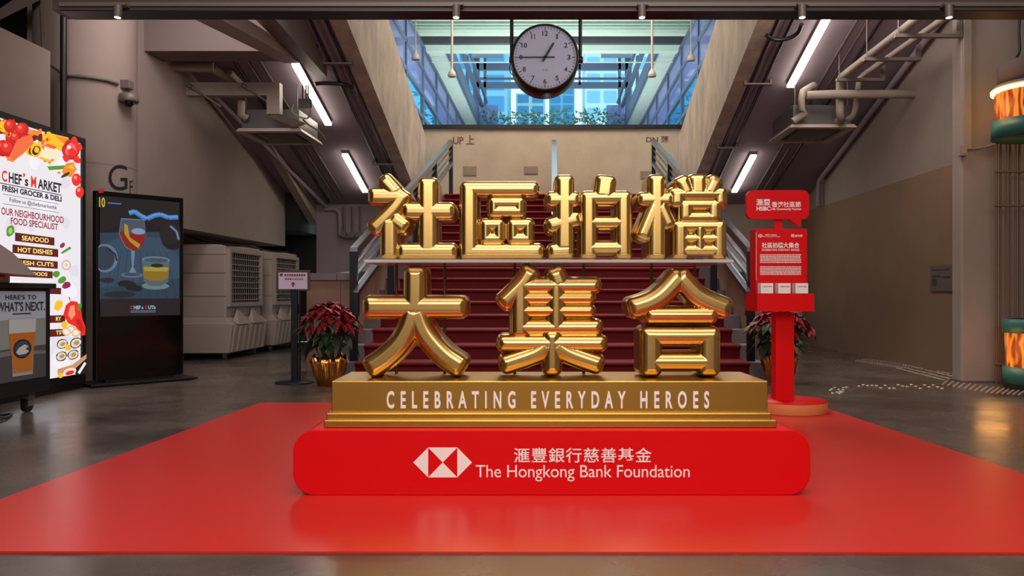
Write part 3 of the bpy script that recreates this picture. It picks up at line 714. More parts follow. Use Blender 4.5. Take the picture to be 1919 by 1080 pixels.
for u0,u1,v,lab in ((-3.15,-2.75,11.0,'upper conduit clamp under left soffit'),(-3.15,-2.75,14.0,'lower conduit clamp under left soffit'),(2.75,3.15,11.5,'upper conduit clamp under right soffit'),(2.75,3.15,13.4,'lower conduit clamp under right soffit')):
    g = G(); g.bb(u0,u1,v-.03,v+.03,soff(v)-.075,soff(v)-.05); g.bb(u0,u0+.03,v-.03,v+.03,soff(v)-.05,soff(v)); g.bb(u1-.03,u1,v-.03,v+.03,soff(v)-.05,soff(v))
    tag(g.build('conduit_clamp', M_beam), lab, 'clamp', 'conduit clamps')
for pts, r, lab in (([(468,20),(575,45),(585,80)],.03,''),):
    pass
def cable(pts, r, lab, m=M_black, nm='cable'):
    q = []
    for i in range(len(pts)-1):
        for k in range(6):
            s = k/6; a = pts[max(i-1,0)]; b = pts[i]; c2 = pts[i+1]; d = pts[min(i+2,len(pts)-1)]
            q.append(tuple(.5*(2*b[j]+(c2[j]-a[j])*s+(2*a[j]-5*b[j]+4*c2[j]-d[j])*s*s+(-a[j]+3*b[j]-3*c2[j]+d[j])*s**3) for j in range(3)))
    q.append(pts[-1]); g = G(); g.tube([HP(*p) for p in q], r, 8); return tag(g.build(nm, m), lab, 'cable')
cable([(590,157,11.45),(610,156,11.5),(640,158,11.5),(661,165,11.6)],.03,'thick black cable hanging under the left soffit')
cable([(576,100,10.75),(580,92,10.7),(594,86,10.6)],.03,'short black cable above the left strip light')
cable([(1436,66,10.3),(1450,74,10.35),(1475,73,10.3),(1495,62,10.2),(1502,46,10.05)],.028,'black cable drooping across the right soffit')
cable([(352,443,12.2),(375,450,12.1),(430,460,12.0),(470,462,12.0),(505,471,13.0),(540,473,14.2)],.012,'thin dark cable drooping over the two coolers')
# rising trunking at the left
g = G(); g.hexa([B(-3.52,7.9,3.70),B(-3.26,7.9,3.70),B(-3.30,10.5,4.02),B(-3.52,10.5,4.02),B(-3.52,7.9,3.86),B(-3.26,7.9,3.86),B(-3.30,10.5,4.16),B(-3.52,10.5,4.16)])
tag(g.build('cable_tray', M_pipe), 'sloping pale cable tray below the left soffit', 'cable tray')
g = G(); g.hexa([B(-3.25,8.0,4.0),B(-3.0,8.0,4.0),B(-3.15,11.2,4.02),B(-3.3,11.2,4.02),B(-3.25,8.0,5.0),B(-3.0,8.0,5.0),B(-3.15,11.2,4.15),B(-3.3,11.2,4.15)])
tag(g.build('duct', M_grey), 'grey tapered duct behind the sloping cable tray', 'duct')

def ac(u0, u1, v0, v1, z, lab):
    t = thing('ceiling_air_conditioner', B((u0+u1)/2,(v0+v1)/2,z), lab, 'air conditioner', 'cassette air conditioners')
    uc, vc = (u0+u1)/2, (v0+v1)/2
    g = G(); ring = [(u0,v0),(u1,v0),(u1,v1),(u0,v1)]
    def inset(k): return [(u0+k,v0+k),(u1-k,v0+k),(u1-k,v1-k),(u0+k,v1-k)]
    lo = [B(*p,z) for p in ring]; hi = [B(*p,z+.05) for p in inset(.03)]
    i1 = [B(*p,z-.004) for p in inset(.12)]; i1u = [B(*p,z+.03) for p in inset(.12)]
    for k in range(4):
        j = (k+1)%4; g.quad(lo[k],lo[j],i1[j],i1[k]); g.quad(lo[k],lo[j],hi[j],hi[k]); g.quad(i1[k],i1[j],i1u[j],i1u[k])
    g.add(hi,[(0,1,2,3)]); g.build('face_panel', mat('ac_panel', (176,160,152), .5), t, fix=True)
    g = G(); g.bb(u0+.10,u1-.10,v0+.10,v1-.10,z+.031,z+.035); g.build('air_slot', M_dark, t)
    g = G(); g.bb(u0+.20,u1-.20,v0+.20,v1-.20,z+.0,z+.028)
    for k in range(9): a = u0+.22+k*(u1-u0-.44)/8; g.bb(a-.006,a+.006,v0+.21,v1-.21,z-.008,z)
    g.build('grille', M_grey, t)
    g = G(); g.bb(u0+.06,u1-.06,v0+.06,v1-.06,z+.05,z+.33); g.build('housing', mat('ac_body', (92,88,90), .5,.3), t, bevel=.01)
    for du in (u0+.1,u1-.1):
        g = G(); g.tube([B(du,v0+.12,z+.33),B(du,v0+.12,soff(v0+.12))],.008,6); g.build('hanger', M_grey, t)
ac(-4.55,-3.60,11.5,12.56,3.33,'cassette air conditioner hanging under the left soffit')
ac(3.36,4.31,11.3,12.5,3.345,'cassette air conditioner hanging under the right soffit')
def pipe(pts, r, lab, nm='pipe', m=M_pipe):
    g = G(); g.tube(pts, r, 14, m); return tag(g.build(nm, m), lab, 'pipe')
pipe([B(3.97,7.9,3.99),B(3.97,10.98,3.97),B(3.97,11.04,3.93),B(3.97,11.05,3.53),B(3.98,11.07,3.46),B(4.05,11.2,3.44),B(4.05,11.42,3.44)],.053,'thick lagged pipe running over the right air conditioner')
pipe([B(4.36,8.8,4.06),B(4.33,11.1,4.04),B(4.28,11.16,4.0),B(4.24,11.17,3.62),B(4.22,11.22,3.5),B(4.2,11.45,3.46)],.04,'second lagged pipe beside the right wall')
pipe([HP(1512,179,11.0),HP(1560,177,10.92),B(4.95,10.95,3.73)],.06,'horizontal lagged pipe entering the right wall')
pipe([HP(1525,160,11.3),HP(1505,172,11.15),HP(1502,185,11.15),HP(1502,205,11.15),HP(1510,211,11.18),HP(1486,228,11.2)],.05,'crooked lagged pipe dropping onto the right air conditioner')
for v,x0,x1 in ((9.0,3.85,4.6),(9.9,3.85,4.55),(10.85,3.85,4.5)):
    g = G(); g.bb(x0,x1,v-.03,v+.03,3.875,3.915); g.bb(x1-.04,x1,v-.03,v+.03,3.915,4.08); g.tube([B(x0+.04,v,3.915),B(x0+.04,v,soff(v)+.02)],.008,6)
    tag(g.build('pipe_bracket', M_grey), {9.0:'nearest bracket under the right lagged pipes',9.9:'middle bracket under the right lagged pipes',10.85:'farthest bracket under the right lagged pipes'}[v], 'bracket', 'brackets under the right lagged pipes')
g = G(); a = HP(1523,188,11.5); g.box(a.x,a.x+.13,a.y,a.y+.07,a.z-.1,a.z); g.box(a.x+.02,a.x+.09,a.y-.004,a.y,a.z-.05,a.z-.02,M_black); tag(g.build('control_box', mat('cream_box',(196,180,150),.5)), 'cream control box by the right air conditioner', 'box')
t = thing('pipe_trunking', B(-4.5,11.2,3.7), 'square pale trunking from the left wall down to the air conditioner', 'trunking')
g = G(); g.bb(-5.1,-3.80,11.15,11.28,3.76,3.94); g.build('run', M_pipe, t)
g = G(); g.bb(-3.98,-3.80,11.15,11.28,3.50,3.76); g.build('drop', M_pipe, t)
g = G(); a = B(-3.86,11.22,3.5); g.hexa([B(-3.98,11.15,3.46),B(-3.84,11.15,3.52),B(-3.84,11.28,3.52),B(-3.98,11.28,3.46),B(-3.70,11.45,3.39),B(-3.56,11.45,3.45),B(-3.56,11.58,3.45),B(-3.70,11.58,3.39)]); g.build('outlet', M_pipe, t)
for x,lab in ((0,'left'),(1,'right')):
    g = G(); u = -5.0 if x == 0 else -4.25; g.tube([B(u,11.1,3.86),B(u+.35,11.25,3.62)],.018,8); g.tube([B(u,11.1,3.86),B(u-.06,11.1,3.9)],.03,8)
    tag(g.build('strut', M_grey), lab+' diagonal strut under the square trunking', 'strut', 'struts under the trunking')
pipe([HP(318,124,10.8),HP(400,126,10.9)],.072,'stub pipe coming out of the left wall below the downstand beam')
pipe([HP(398,128,11.0),HP(452,162,11.45)],.06,'sloping lagged pipe under the downstand beam')
pipe([HP(430,136,11.1),HP(458,166,11.5)],.05,'second sloping lagged pipe under the downstand beam')
pipe([HP(452,190,11.45),HP(452,215,11.45),HP(462,222,11.5)],.055,'short vertical pipe dropping to the left air conditioner')
g = G(); a = HP(559,185,11.3); g.box(a.x,a.x+.17,a.y,a.y+.08,a.z-.115,a.z); g.box(a.x+.02,a.x+.11,a.y-.004,a.y,a.z-.05,a.z-.015,M_black)
for k in (.05,.1,.13): g.tube([(a.x+k,a.y+.04,a.z),(a.x+k,a.y+.04,a.z+.2)],.012,8)
tag(g.build('junction_box', mat('cream_box',(196,180,150),.5)), 'cream junction box beside the left strip light', 'box')
cable([(550,196,11.3),(547,208,11.3),(556,217,11.35),(575,222,11.4),(581,212,11.35),(580,200,11.32)],.012,'pale cable loop below the cream junction box', M_pipe)
cable([(568,224,11.45),(580,235,11.6),(598,246,11.8),(610,262,12.0)],.015,'pale cable lying on the left air conditioner', M_pipe)
# pipes on the far wall
pipe([HP(607,392,15.8),HP(630,392,15.8),HP(637,400,15.8),HP(637,440,15.8),HP(645,444,15.8),HP(680,444,15.8)],.045,'cranked pipe on the far wall behind the left handrail', m=M_soffit)
for x,lab in ((646,'left'),(661,'middle'),(675,'right')):
    g = G(); p = HP(x,440,15.80); g.tube([p,Vector((p.x,p.y-.12,p.z))],.06,16); g.tube([Vector((p.x,p.y-.03,p.z)),Vector((p.x,p.y-.03,p.z+.55))],.02,8)
    tag(g.build('valve', M_grey), lab+' round pipe end on the far wall', 'valve', 'pipe ends on the far wall')

pipe([B(4.86,9.4,soff(9.4)-.10),B(4.86,14.55,soff(14.55)-.10),B(4.86,14.6,soff(14.6)-.14),B(4.86,14.6,soff(14.6)-.55)],.045,'long sloping pipe along the top of the right wall with a short drop', m=M_soffit)
pipe([B(-4.98,11.6,soff(11.6)-.10),B(-4.45,15.7,soff(15.7)-.10)],.035,'slim sloping pipe along the top of the left wall', m=M_soffit)
g = G(); g.tube([HP(119,705,8.85),HP(119,-160,8.85)],.034,10); tag(g.build('shade_strip', M_black), 'dark vertical strip standing in for the shade between wall panel and round column', 'pipe')  # black tube put in as the shade between panel and column
# camera dome on the column
def cylpt(px, py, r=.552):
    s = (px-PX)/F; cu, cv = B(-5.53, 9.5, 0)[:2]
    a = s*s+1; b = -2*(s*cu+cv); c2 = cu*cu+cv*cv-r*r; disc = max(0,b*b-4*a*c2); v = (-b-math.sqrt(disc))/(2*a)
    return Vector((s*v, v, 1-(py-550)*v/F))
p = cylpt(240,190,.60)
t = thing('security_camera', cylpt(236,185,.552), 'grey dome security camera mounted on the round column', 'camera')
g = G(); g.lathe([(0,0),(.10,0),(.11,.02),(.105,.09),(.06,.11),(0,.11)], p+Vector((.02,-.02,-.02)), 24); g.build('housing', M_grey, t)
g = G(); g.lathe([(0,-.06),(.03,-.055),(.055,-.03),(.06,0)], p+Vector((.03,-.05,-.02)), 20); g.build('dome', mat('dome_glass',(16,14,18),.1), t)
q = cylpt(236,160,.56); g = G(); g.box(q.x-.07,q.x+.07,q.y-.07,q.y+.05,q.z-.05,q.z+.05); g.build('mount_box', M_grey, t, bevel=.008)
cable_pts = [cylpt(x,y,.575) for x,y in ((124,142),(150,143),(175,146),(200,150),(222,157))]
g = G(); g.tube([B(-5.78,9.03,4.6)]+[B(-5.70,8.97,3.62)]+cable_pts, .02, 8); tag(g.build('conduit', M_grey), 'conduit bending along the column to the security camera', 'conduit')
# letters on the column
g = G()
def colt(x,y): return cylpt(x,y,.5535)
put_text(g,'G',colt,203,309,239,357,None,sub=.08); put_text(g,'F',colt,243,339,249.3,362,None,sub=.08)
tag(g.build('floor_lettering', M_black), 'black letters G and F painted on the round column', 'lettering')
g = G(); g.hexa([HP(-6,40,8.9),HP(75,0,8.9),HP(75,0,9.1),HP(-6,40,9.1),HP(-6,20,8.9),HP(45,-15,8.9),HP(45,-15,9.1),HP(-6,20,9.1)])
tag(g.build('brace', M_beam), 'brown diagonal brace in the dark upper left corner', 'brace')
# ------------------------------------------------------------------ lit food poster
def E_(c, s=1.0): return mat('print_%d_%d_%d_%d' % (*c, int(s*100)), c, .5, emit=s)
UL = -4.975
def lbv(x): return -UL*F/(1035-x)
def LP(x, y, h=0):
    v = lbv(x); return B(UL+h, v, 1-(y-550)*v/F)
def LR(x, y, h=0): return B(UL+h, lbv(x), 1-(y-550)*lbv(50)/F)
t = thing('light_box', B(-5.03,7.55,0), 'tall illuminated food poster light box against the left wall', 'light box')
g = G(); v0, v1 = 6.62, 8.50; z0, z1 = .06, 2.64
for a in ((v0,v0+.06,z0,z1),(v1-.06,v1,z0,z1),(v0+.06,v1-.06,z0,.155),(v0+.06,v1-.06,2.58,z1)): g.bb(-5.08,-4.955,*a)
g.bb(-5.08,-4.98,v0+.06,v1-.06,.155,2.58); g.bb(-5.08,-4.97,v0,v1,0,z0); g.build('frame', M_black, t)
pr = Print(LP, .0004, hi=145); rr = random.Random(5)
WHT = E_((236,232,237),1.0)
pr.g.add([B(UL,v0+.06,.155),B(UL,v1-.06,.155),B(UL,v1-.06,2.58),B(UL,v0+.06,2.58)],[(0,1,2,3)],WHT)
for k in range(26): pr.ell(rr.uniform(-40,140),rr.uniform(300,690),rr.uniform(6,18),rr.uniform(8,26),E_((226,221,230),1.2) if k%2 else E_((214,208,220),1.15),12,rr.uniform(0,3),.25)
RED=E_((226,40,30),1.1); RED2=E_((190,24,22),1.1); ORA=E_((240,130,40),1.1); SAL=E_((236,104,58),1.1); YEL=E_((240,180,30),1.15); CRM=E_((246,224,190),1.1); PNK=E_((240,96,110),1.1); GRN=E_((90,150,40),1.0); DGR=E_((50,70,30),.8); BRN=E_((96,26,20),.9); BLK=E_((36,30,34),.6); PUR=E_((150,30,90),1); GLD=E_((250,220,120),1.15); LRD=E_((255,140,110),1.1)
for x,y,r in ((8,236,12),(30,243,13),(-14,232,14),(18,258,11),(3,278,15),(-20,262,16),(50,250,8)):
    pr.ell(x,y,r,r*1.05,RED2,16); pr.ell(x-r*.2,y-r*.2,r*.7,r*.7,RED,14); pr.ell(x-r*.3,y-r*.35,r*.25,r*.25,LRD,8)
pr.poly([(20,262),(48,252),(52,268),(30,290),(12,302),(6,292)],SAL); pr.poly([(30,272),(58,250),(62,258),(40,280)],ORA); pr.poly([(8,300),(30,280),(36,290),(20,304)],ORA)
for k in range(5): pr.line([(14+k*6,298-k*6),(24+k*6,286-k*6)],1.2,LRD)
pr.poly([(84,250),(118,258),(112,284),(78,268)],YEL); pr.poly([(92,254),(118,260),(114,276)],ORA); pr.poly([(72,274),(100,284),(97,302),(70,293)],CRM); pr.poly([(70,293),(97,302),(90,306),(66,296)],YEL)
pr.ell(56,280,11,14,YEL,14,.6,.1); pr.ell(56,282,7,9,BLK,12,.6,.1); pr.ell(57,281,5,6,YEL,10)
r2 = random.Random(21)
for k in range(70):
    q = r2.random(); x = -40+q*180; y0 = 228+max(0,x)*.30; y = y0+abs(r2.gauss(0,1))*(16 if x < 60 else 12); pr.ell(x,min(y,y0+58),r2.uniform(4,11),r2.uniform(3,8),(RED,RED2,ORA,SAL,YEL,BRN,LRD,CRM)[r2.choice((0,0,1,1,2,2,3,3,4,4,5,6,7))],9,r2.random()*3,.35)
for x,y,r in ((8,236,12),(30,243,13),(18,258,11),(3,278,15)):
    pr.ell(x,y,r,r*1.05,RED2,16); pr.ell(x-r*.2,y-r*.2,r*.7,r*.7,RED,14); pr.ell(x-r*.3,y-r*.35,r*.25,r*.25,LRD,8)
pr.poly([(20,262),(48,252),(52,268),(30,290),(12,302),(6,292)],SAL); pr.poly([(84,250),(118,258),(112,284),(78,268)],YEL); pr.poly([(72,274),(100,284),(97,302),(70,293)],CRM); pr.poly([(92,254),(118,260),(114,276)],ORA); pr.ell(56,281,11,13,YEL,14,.6,.1); pr.ell(56,282,7,9,BLK,12,.6,.1); pr.ell(57,281,5,6,YEL,10)
pr.ell(122,282,17,19,RED2,18,0,.12); pr.ell(122,280,12,13,PNK,14,0,.2); pr.ell(124,286,8,8,RED,12,0,.2); pr.ell(118,276,4,4,CRM,8)
for x,y in ((128,264),(136,275),(112,296),(133,300)): pr.ell(x,y,8,6,RED,12,rr.random()*3,.1)
pr.poly([(76,312),(110,310),(112,317),(80,319)],GRN); pr.poly([(104,322),(112,306),(126,304),(132,318),(122,332),(110,330)],ORA); pr.poly([(112,314),(124,308),(128,318)],YEL)
for x,y in ((72,302),(80,305),(86,300),(98,324)): pr.ell(x,y,3.5,2.6,E_((214,160,90),1),8)
pr.ell(131,337,9,12,RED,18); pr.ell(129,333,3,4,LRD,8); pr.ell(137,360,8,11,RED,18); pr.ell(135,356,3,4,LRD,8); pr.ell(110,328,10,3,DGR,10,-.5)
prr = Print(LR,.0004); prr.g = pr.g; prr.k = pr.k
prr.text("C",-11,332,-1,352,RED,bold=.03); prr.text("HEF",2,333,27,352,BLK,bold=.03); prr.text("’",29,329,33,337,RED,bold=.05); prr.text("s",32.5,339,39,352,BLK,bold=.03); prr.text("M",44,331,54,352,RED,bold=.03); prr.text("ARKET",57,333,102,352,BLK,bold=.03)
prr.rect(-20,355,102,356.5,BLK); prr.text("FRESH GROCER & DELI",-11,358.5,102,369,BLK,bold=.04)
prr.rect(-10,374,96,374.8,BLK); prr.text("Follow us @chefsmarkethk",3,378,93,388,BLK,bold=.01); prr.rect(-10,391,97,391.8,BLK)
MRN=E_((150,30,50),1); prr.text("OUR NEIGHBOURHOOD",-13,398,106,411,MRN,bold=.02); prr.text("FOOD SPECIALIST",5,413.5,95,426,MRN,bold=.02)
for y0,y1,x0,x1,s,tx in ((440,457,13,88,'SEAFOOD',(26,77)),(462,479,8,95,'HOT DISHES',(18,84)),(486,502,4,94,'FRESH CUTS',(14,86)),(506,521,2,84,'FOODS',(40,74)),(538,552,60,100,'',None),(592,608,50,108,'RY',(90,100)),(619,635,50,108,'TS',(90,100))):
    prr.poly([(x0,y0),(x1,y0+1.5),(x1,y1),(x0,y1-1.5)],BRN)
    if tx: prr.text(s,tx[0],y0+4,tx[1],y1-4,GLD,bold=.02)
pr.k = prr.k
pr.ell(3,433,8,11,GRN,12,.3,.1); pr.ell(3,433,4,6,E_((150,200,90),1.1),10)
pr.ell(102,460,6,4,PUR,10,-.8); pr.poly([(98,474),(116,462),(119,466),(102,476)],GRN); pr.ell(109,497,9,9.5,E_((196,176,166),1.1),18); pr.ell(109,497,6.5,7,CRM,16); pr.ell(109,497,3,3.5,E_((214,190,180),1.1),10)
pr.ell(90,514,7,6,GRN,12,-.4,.1); pr.ell(101,525,9,6,GRN,12,-.5,.1); pr.ell(109,535,9,6,PUR,12,-.4,.1); pr.ell(95,572,7,11,YEL,12,.5,.2)
pr.poly([(108,572),(118,564),(130,566),(136,580),(140,600),(147,612),(146,628),(136,630),(126,612),(112,606),(103,590)],RED)
pr.poly([(116,574),(124,572),(126,590),(118,600),(112,590)],LRD); pr.poly([(126,600),(134,598),(142,618),(138,626)],RED2); pr.poly([(116,566),(112,556),(116,558)],RED); pr.ell(134,575,4,7,GRN,10,.2,.2)
pr.ell(105,609,6,7,YEL,12); 
for x,y in ((118,618),(108,622),(126,624)): pr.ell(x,y,9,8,E_((214,186,150),1.05),12,.3,.15); pr.ell(x,y,6,5,CRM,10,.3,.1)
for x,y,r in ((100,645,11),(126,643,12),(98,668,11),(120,665,11),(111,652,6)):
    pr.ell(x,y,r,r*.8,BLK,16,-.5,.06); pr.ell(x,y,r*.86,r*.66,E_((226,206,180),1.1),14,-.5,.05); pr.ell(x+1,y,r*.5,r*.36,E_((176,150,110),1),10,-.5,.1)
pr.ell(109,652,5,6,YEL,10); pr.poly([(90,692),(118,684),(146,664),(147,672),(120,694),(90,704)],E_((206,150,100),1)); pr.poly([(120,694),(147,672),(147,700),(126,704)],BLK); pr.line([(130,700),(143,680)],5,E_((226,226,232),1.1)); pr.ell(113,697,13,7,E_((250,210,200),1.1),14,-.3); pr.ell(113,699,9,4,RED,12,-.3); pr.ell(95,704,5,5,YEL,10)
pr.g.build('poster', None, t, fix=False)

# ------------------------------------------------------------------ drinks cart with beer poster
UC = -4.34
def CP(x, y, h=0):
    v = -UC*F/(1035-x); return B(UC+h, v, 1-(y-550)*(-UC*F/(1035-40))/F)
t = thing('drinks_cart', B(-4.62,6.2,0), 'black drinks cart with a beer poster on its side', 'cart')
g = G(); g.bb(-4.90,UC,5.45,6.92,.17,1.04); g.build('body', M_black, t, bevel=.006)
g = G(); g.bb(-4.93,UC+.03,5.42,6.96,1.04,1.085); g.build('worktop', M_dark, t, bevel=.006)
pr = Print(CP,.0004)
def E2(c): return mat('cart_print_%d_%d_%d' % c, c, .5)
pr.g.add([CP(-70,546,.003),CP(85,546,.003),CP(85,713,.003),CP(-70,713,.003)],[(0,1,2,3)],E2((186,206,228))); pr.k = 9
pr.poly([(-70,600),(85,598),(85,660),(-70,660)],E2((150,160,160))); pr.poly([(-70,655),(85,650),(85,713),(-70,713)],E2((84,84,90))); pr.poly([(-70,662),(20,655),(85,662),(85,668),(20,664),(-70,672)],E2((130,130,134)))
INK=E2((44,50,66)); pr.text("HERE’S TO",9,553,67,561.5,INK,bold=.03,space=1.15); pr.text("WHAT’S NEXT.",-7,566,83,583.5,INK,bold=.02); pr.text("- CHICAGO • ILLINOIS -".replace('CHICAGO','DRINK').replace('ILLINOIS','DRINK'),22,586.5,57,589.5,INK) if False else pr.rect(22,587,57,589,INK)
pr.poly([(15,596),(66,596),(62,650),(60,704),(22,704),(20,650)],E2((176,184,190))); pr.poly([(15,624),(65,624),(61,655),(59,698),(23,698),(21,655)],E2((214,120,44))); pr.poly([(17,645),(63,645),(60,672),(59,698),(23,698),(21,672)],E2((206,130,52))); pr.poly([(15,598),(66,598),(65,624),(15,624)],E2((206,216,224)))
pr.ell(40,654,17,18,E2((36,40,60)),28); pr.ell(40,654,14,15,E2((70,80,100)),26); pr.poly([(28,660),(33,652),(44,646),(52,650),(46,655),(53,660),(46,664),(34,665)],E2((226,228,234)))
pr.g.build('poster', None, t, fix=False)
for u,v in ((-4.43,6.75),(-4.43,5.7),(-4.82,6.75),(-4.82,5.7)):
    g = G(); c = B(u,v,.062); g.tube([c+Vector((-.02,0,0)),c+Vector((.02,0,0))],.061,20); 
    w = G(); w.bb(u-.035,u+.035,v-.03,v+.05,.10,.17); w.bb(u-.035,u-.025,v-.03,v+.03,.05,.11); w.bb(u+.025,u+.035,v-.03,v+.03,.05,.11)
    o = w.build('caster', M_grey, t); o2 = g.build('wheel', M_black, t); o2.parent = o
# cover and tray on the cart
t = thing('canopy_cover', B(-4.62,6.30,1.085), 'folded grey canvas cover slumped on the drinks cart', 'cover')
g = G(); n = 28
def dome(r,z,a): return r*(1+.05*math.sin(5*a)), z+.012*math.sin(3*a+r*9)
g.lathe([(0,.36),(.10,.355),(.2,.32),(.3,.25),(.38,.16),(.45,.075),(.46,.065),(.37,.14),(.29,.23),(.19,.30),(0,.335)], B(-4.60,6.28,1.085), n, fn=dome); g.v = [(x if x < -4.0 else x, y, z) for x,y,z in g.v]
g.build('canvas', mat('grey_canvas',(140,126,124),.9), t)
g = G()
for k in range(4): a = math.radians(45+90*k); g.tube([B(-4.60+.22*math.cos(a),6.28+.30*math.sin(a),1.085),B(-4.60+.18*math.cos(a),6.28+.22*math.sin(a),1.36)],.008,6)
g.build('wire_frame', M_black, t)
t = thing('serving_tray', B(-4.45,6.42,1.085), 'white tray with a red band on the drinks cart under the grey cover', 'tray')
g = G(); g.bb(-4.56,-4.40,6.18,6.50,1.085,1.165); g.build('tray', M_white, t, bevel=.01)
g = G(); g.bb(-4.565,-4.395,6.175,6.43,1.13,1.15); g.build('band', M_red, t)
g = G(); g.tube([B(-4.36,5.7,.012),B(-4.28,6.0,.012),B(-4.33,6.35,.012),B(-4.42,6.55,.012),B(-4.52,6.4,.012)],.010,8); tag(g.build('cable', M_black), 'black cable coiled on the floor under the drinks cart', 'cable')

# ------------------------------------------------------------------ screen kiosk
KA = (-4.90,8.60); KD = (.657,.754); KN = (.754,-.657)
def kt(px):
    s = (px-1035)/F; return (s*KA[1]-KA[0])/(KD[0]-s*KD[1])
def KPt(t_, z, h): return B(KA[0]+KD[0]*t_+KN[0]*h, KA[1]+KD[1]*t_+KN[1]*h, z)
def KP(x, y, h=0):
    tt = kt(x); vr = KA[1]+KD[1]*kt(258); return KPt(tt, 1-(y-550)*vr/F, .004+h)
KW = kt(343)
t = thing('screen_kiosk', KPt(KW/2,0,-.06), 'black freestanding screen kiosk showing cocktails before the round column', 'kiosk')
def kbox(g, t0,t1,z0,z1,h0,h1,m=None): return g.hexa([KPt(t0,z0,h1),KPt(t1,z0,h1),KPt(t1,z0,h0),KPt(t0,z0,h0),KPt(t0,z1,h1),KPt(t1,z1,h1),KPt(t1,z1,h0),KPt(t0,z1,h0)], m)
g = G(); kbox(g,.006,KW-.006,.06,2.10,-.085,0); g.build('body', mat('kiosk_glass',(8,8,10),.12), t, bevel=.004)
g = G(); kbox(g,-.004,.006,.06,2.106,-.09,.004); kbox(g,KW-.006,KW+.002,.06,2.106,-.09,.002,M_black); kbox(g,.006,KW-.006,2.10,2.106,-.09,.002,M_black); g.build('edge_trim', mat('kiosk_trim',(246,232,232),.4), t)
g = G(); kbox(g,-.10,KW+.10,.008,.035,-.30,.16); kbox(g,.1,KW-.1,.03,.07,-.10,-.01); g.build('base_plate', M_black, t, bevel=.006)
pr = Print(KP,.0003, lo=183, hi=337)
def E3(c): return mat('screen_%d_%d_%d' % c, c, .4, emit=.6)
pr.poly([(187,373),(336,373),(336,592),(187,592)],E3((16,18,26)))
pr.poly([(187,440),(336,430),(336,566),(187,566)],E3((46,72,94))); pr.poly([(187,470),(230,440),(300,445),(336,480),(336,520),(187,540)],E3((58,88,112)))
for k in range(9): pr.line([(195+k*17,566),(215+k*12,470)],1.0,E3((44,58,74)))
pr.poly([(187,373),(336,373),(336,400),(300,425),(250,415),(187,440)],E3((22,22,28)))
pts=[(241,401),(252,397),(262,404),(275,409),(288,402),(300,399),(315,404),(333,402)]; pr.line(pts,9,E3((70,140,220))); pr.line([(x,y-1) for x,y in pts],4,E3((110,180,250)))
pr.ell(322,440,22,26,E3((14,14,20)),20); pr.ell(318,434,20,22,E3((28,30,38)),18); pr.line([(318,420),(330,430),(334,446)],4,E3((120,150,190)))
pr.ell(196,486,24,26,E3((110,140,170)),22); pr.ell(194,486,20,22,E3((50,66,86)),20); pr.line([(200,468),(215,478),(218,490)],3,E3((24,30,40)))
# stemmed glass
GL=E3((130,150,176))
pr.poly([(226,412),(270,412),(273,440),(262,466),(248,471),(234,464),(222,440)],E3((86,96,112))); pr.poly([(223,436),(272,440),(268,456),(258,468),(247,470),(235,463),(225,448)],E3((168,24,24))); pr.ell(258,434,13,6,E3((150,180,214)),14); pr.poly([(232,420),(238,424),(242,446),(262,458),(258,466),(242,454),(232,440)],E3((206,170,40))); pr.line([(226,412),(270,412)],1.5,GL); pr.line([(226,412),(222,440),(234,464),(248,471)],1,GL)
pr.poly([(244,471),(252,471),(249,500),(255,512),(240,512),(246,500)],GL); pr.ell(246,516,21,5,E3((104,126,150)),20); pr.ell(246,515,15,3,E3((66,84,104)),18)
# tumbler
pr.ell(290,536,26,7,E3((120,150,150)),18); pr.poly([(265,486),(317,486),(314,528),(300,536),(280,536),(268,528)],E3((96,116,130))); pr.poly([(266,500),(316,500),(313,520),(302,526),(280,526),(268,520)],E3((160,130,32))); pr.poly([(268,500),(314,500),(312,508),(270,508)],E3((196,176,70))); pr.ell(291,486,26,6,GL,20); pr.ell(291,487,23,4.5,E3((70,96,110)),18); pr.ell(293,497,12,4,E3((40,40,36)),12)
pr.ell(236,532,17,7,E3((18,26,32)),14,.1,.15); pr.ell(250,540,16,6,E3((24,24,30)),14,.1,.1); pr.ell(222,552,30,6,E3((34,40,52)),16); pr.ell(200,526,14,5,E3((40,40,50)),12)
pr.poly([(187,560),(336,560),(336,592),(187,592)],E3((34,28,38)))
pr.text("C",243,573,247,580,E3((230,60,50)),bold=.04); pr.text("HEF",249,573,262,580,E3((180,210,240)),bold=.04); pr.text("s",264,575,267,580,E3((180,210,240)),bold=.03); pr.text("C",270,573,274,580,E3((230,60,50)),bold=.04); pr.text("UTs",276,573,290,580,E3((180,210,240)),bold=.04); pr.rect(243,582.5,290,583.3,E3((150,180,210))); pr.rect(243,585,290,585.8,E3((150,180,210)))
pr.text("10",184,376,195.5,394,E3((226,200,80)),bold=.03); pr.rect(200,384,226,386.5,E3((80,130,190))); pr.poly([(183,361),(194,360),(192,368),(183,369)],E3((200,20,40)))
pr.g.build('screen', None, t, fix=False)

